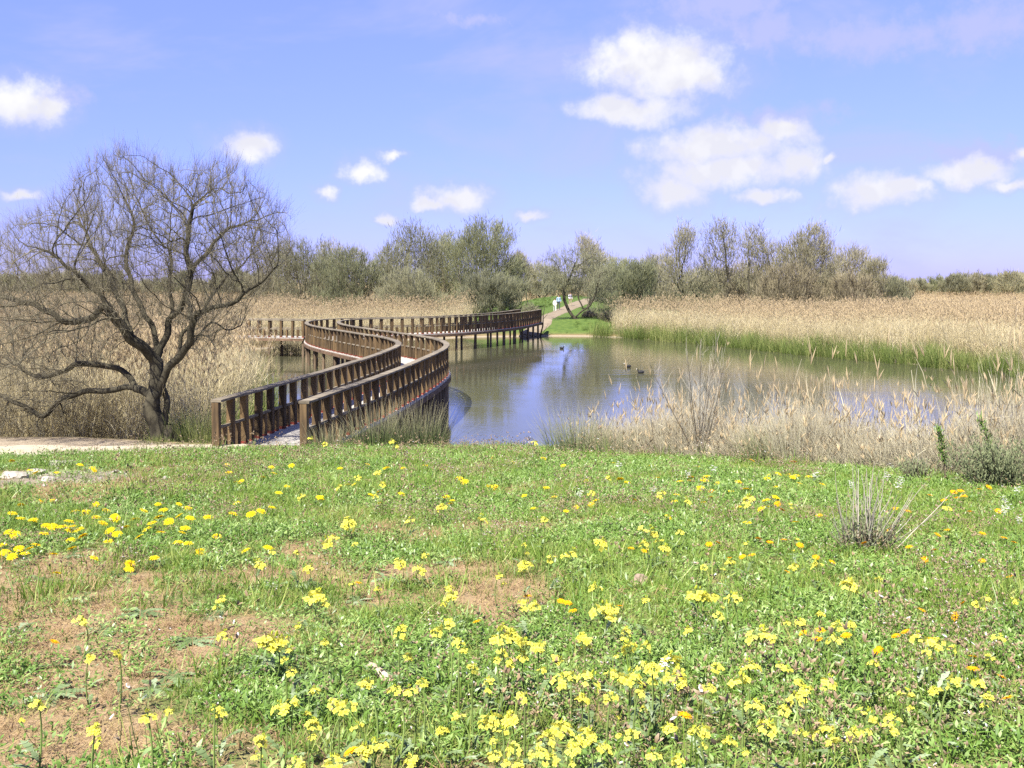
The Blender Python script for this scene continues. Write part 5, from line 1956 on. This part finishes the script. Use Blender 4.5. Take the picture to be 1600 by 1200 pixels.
tube(ac, [-dv * 1.0 + [0, 0, .012], -dv * .4 + [0, 0, .016], dv * .2 + [0, 0, .014], dv * .8 + [.003, 0, .012], dv * 1.1 + [0, 0, .011]], [.008, .011, .012, .011, .007], 7)
o = link('driftwood_stick', ac.mesh('driftwood_stick', DRIFT), None, (x_, y_, z_))
tag(o, 'short bleached piece of wood lying in the grass near the front', 'stick')

# ------------------------------------------------------------------ birds


def skin_mesh(name, verts, edges, radii, mats, sub=2, root=0):
    me = bpy.data.meshes.new(name)
    me.from_pydata(verts, edges, [])
    o = bpy.data.objects.new(name, me)
    COL.objects.link(o)
    o.modifiers.new('skin', 'SKIN')
    sl = me.skin_vertices[0].data if me.skin_vertices else None
    if sl is None:
        bm = bmesh.new()
        bm.from_mesh(me)
        bm.verts.layers.skin.verify()
        bm.to_mesh(me)
        bm.free()
        sl = me.skin_vertices[0].data
    for i, r_ in enumerate(radii):
        sl[i].radius = r_ if isinstance(r_, tuple) else (r_, r_)
        sl[i].use_root = (i == root)
    sb_ = o.modifiers.new('sub', 'SUBSURF')
    sb_.levels = sb_.render_levels = sub
    dg = bpy.context.evaluated_depsgraph_get()
    ev = o.evaluated_get(dg)
    out_ = bpy.data.meshes.new_from_object(ev)
    bpy.data.objects.remove(o)
    bpy.data.meshes.remove(me)
    out_.name = name
    out_.materials.clear()
    for m in mats:
        out_.materials.append(m)
    for p_ in out_.polygons:
        p_.use_smooth = True
    return out_


COOT = solid_mat('black_plumage', (.008, .008, .009), (.025, .025, .028), 30, .7, 3, .2)
BILL = solid_mat('white_bill', (.6, .58, .54), (.75, .72, .68), 30, .5, 3, .1)
coot_me = skin_mesh('body', [(.19, 0, .075), (.12, 0, .06), (.02, 0, .05), (-.09, 0, .055), (-.13, 0, .11), (-.135, 0, .17), (-.155, 0, .20)], [(0, 1), (1, 2), (2, 3), (3, 4), (4, 5), (5, 6)],
                    [.02, .06, .085, .068, .032, .03, .036], [COOT], 2, 2)
ac = Acc()
tube(ac, [(-.18, 0, .205), (-.20, 0, .200), (-.225, 0, .19)], [.016, .012, .003], 6)
bill_me = ac.mesh('bill', BILL)
for px, py, lab, rz in ((1001, 581, 'black coot swimming on the open pool, nearest of the three', 0.0), (981, 572, 'black coot just behind the nearest swimming bird', .2), (878, 543, 'small dark waterbird near the far green bank', 2.6)):
    d = EYE * F_PX / (py + 2 - HZ)
    root = empty('coot', ((px - 800) / F_PX * d, d, 0), rz)
    tag(root, lab, 'bird')
    o = link('body', coot_me, root)
    link('bill', bill_me, root)

# ------------------------------------------------------------------ people on the far path
SKIN = solid_mat('skin', (.42, .25, .17), (.48, .30, .21), 6, .6, 2, .05)
HAIR = solid_mat('dark_hair', (.018, .013, .010), (.04, .03, .022), 40, .6, 3, .4)
CLOTH = {n_: solid_mat(n_ + '_cloth', a_, b_, 12, .85, 3, .2) for n_, a_, b_ in (('white', (.68, .66, .66), (.8, .78, .78)), ('blue', (.20, .28, .42), (.30, .40, .56)), ('navy', (.02, .022, .035), (.04, .042, .06)),
                                                                              ('lilac', (.50, .46, .56), (.62, .58, .68)), ('khaki', (.30, .25, .16), (.40, .34, .23)), ('shoe', (.02, .02, .02), (.05, .05, .05)))}


def person(label, px, d, H, top, legs, seed, rz=0.0, stride=.22):
    s = H / 1.75
    V = [(0, 0, .96), (0, .0, 1.12), (0, 0, 1.32), (0, 0, 1.47), (0, -.01, 1.56), (0, -.015, 1.66), (0, -.005, 1.74),
         (.10, 0, .90), (.11, -stride * .5, .50), (.11, -stride * .55, .09), (.11, -stride * .55 - .16, .04),
         (-.10, 0, .90), (-.11, stride * .3, .50), (-.11, stride * .75, .10), (-.11, stride * .75 - .15, .04),
         (.19, 0, 1.42), (.25, .05, 1.14), (.25, -.10, .92), (.25, -.14, .82),
         (-.19, 0, 1.42), (-.25, -.02, 1.14), (-.25, -.16, .94), (-.25, -.20, .84)]
    E = [(0, 1), (1, 2), (2, 3), (3, 4), (4, 5), (5, 6), (0, 7), (7, 8), (8, 9), (9, 10), (0, 11), (11, 12), (12, 13), (13, 14), (2, 15), (15, 16), (16, 17), (17, 18), (2, 19), (19, 20), (20, 21), (21, 22)]
    R_ = [(.16, .11), (.145, .10), (.17, .11), (.07, .065), (.055, .055), (.085, .10), (.06, .07), .09, .062, .045, .035, .09, .062, .045, .035, .062, .045, .036, .03, .062, .045, .036, .03]
    me = skin_mesh('body', [tuple(np.array(v) * s) for v in V], E, [tuple(np.array(r if isinstance(r, tuple) else (r, r)) * s) for r in R_], [CLOTH[top], CLOTH[legs], SKIN, CLOTH['shoe']], 2, 0)
    for p_ in me.polygons:
        c_ = p_.center / s
        if c_.z > 1.46:
            p_.material_index = 2
        elif abs(c_.x) > .2 and c_.z < .95:
            p_.material_index = 2
        elif c_.z < .085:
            p_.material_index = 3
        elif c_.z < .97:
            p_.material_index = 1
    x_ = (px - 800) / F_PX * d
    root = empty('person', (x_, d, float(ground_z(x_, d)) + .045), rz)
    tag(root, label, 'person')
    link('body', me, root)
    bm = bmesh.new()
    bmesh.ops.create_uvsphere(bm, u_segments=12, v_segments=8, radius=1)
    bmesh.ops.delete(bm, geom=[v for v in bm.verts if v.co.z < -.25 and v.co.y < .2], context='VERTS')
    for v in bm.verts:
        v.co = Vector((v.co.x * .098, v.co.y * .115 + .012, v.co.z * .105 + 1.70)) * s
    hm = bpy.data.meshes.new('hair')
    bm.to_mesh(hm)
    bm.free()
    hm.materials.append(HAIR)
    link('hair', hm, root)
    bm = bmesh.new()                                   # brow, nose and chin give the face its front
    for (fx, fy, fz, r_) in ((0, -.115, 1.655, .018), (.032, -.098, 1.68, .011), (-.032, -.098, 1.68, .011), (0, -.10, 1.61, .02), (.088, 0, 1.66, .02), (-.088, 0, 1.66, .02)):
        bmesh.ops.create_icosphere(bm, subdivisions=1, radius=r_ * s, matrix=Matrix.Translation(Vector((fx, fy, fz)) * s))
    fm = bpy.data.meshes.new('face')
    bm.to_mesh(fm)
    bm.free()
    fm.materials.append(SKIN)
    link('face', fm, root)
    return root


person('smaller person in white top and pale trousers walking on the sandy path', 867, 108, 1.32, 'white', 'white', 1, .15)
person('person in blue top and dark trousers walking behind the smaller one', 873, 111, 1.66, 'blue', 'navy', 2, -.1)
person('person in pale lilac top standing on the path behind the forked tree', 891, 118, 1.62, 'lilac', 'khaki', 3, .4, .08)

# ------------------------------------------------------------------ pebbles and crumbs of soil by the path
rs = np.random.default_rng(61)
n = 2600
x = rs.uniform(-11, -1, n)
y = rs.uniform(2, 19, n)
k = (bare(x, y) > .25) & (np.abs(x) < .55 * y + 1) | ((np.abs(y - np.interp(x, [-12, -9.3, -7.3, -5.9, -4.9], [14.2, 14.9, 16.5, 17.8, 18.1])) < .4) & (x < -4.5))
x, y = x[k], y[k]
m_ = len(x)
scatter('pebbles', np.stack([x, y, ground_z(x, y) + .004], 1), rs.uniform(0, 6.28, (m_, 3)), rs.uniform(.006, .03, m_) ** 1.0, rs.integers(0, 3, m_),
        [rock_mesh('pebble', ROCK_WHITE, 950 + i, (1, .8, .6), 2) for i in range(3)], 'scattered pale pebbles in the bare soil by the path', 'pebbles')
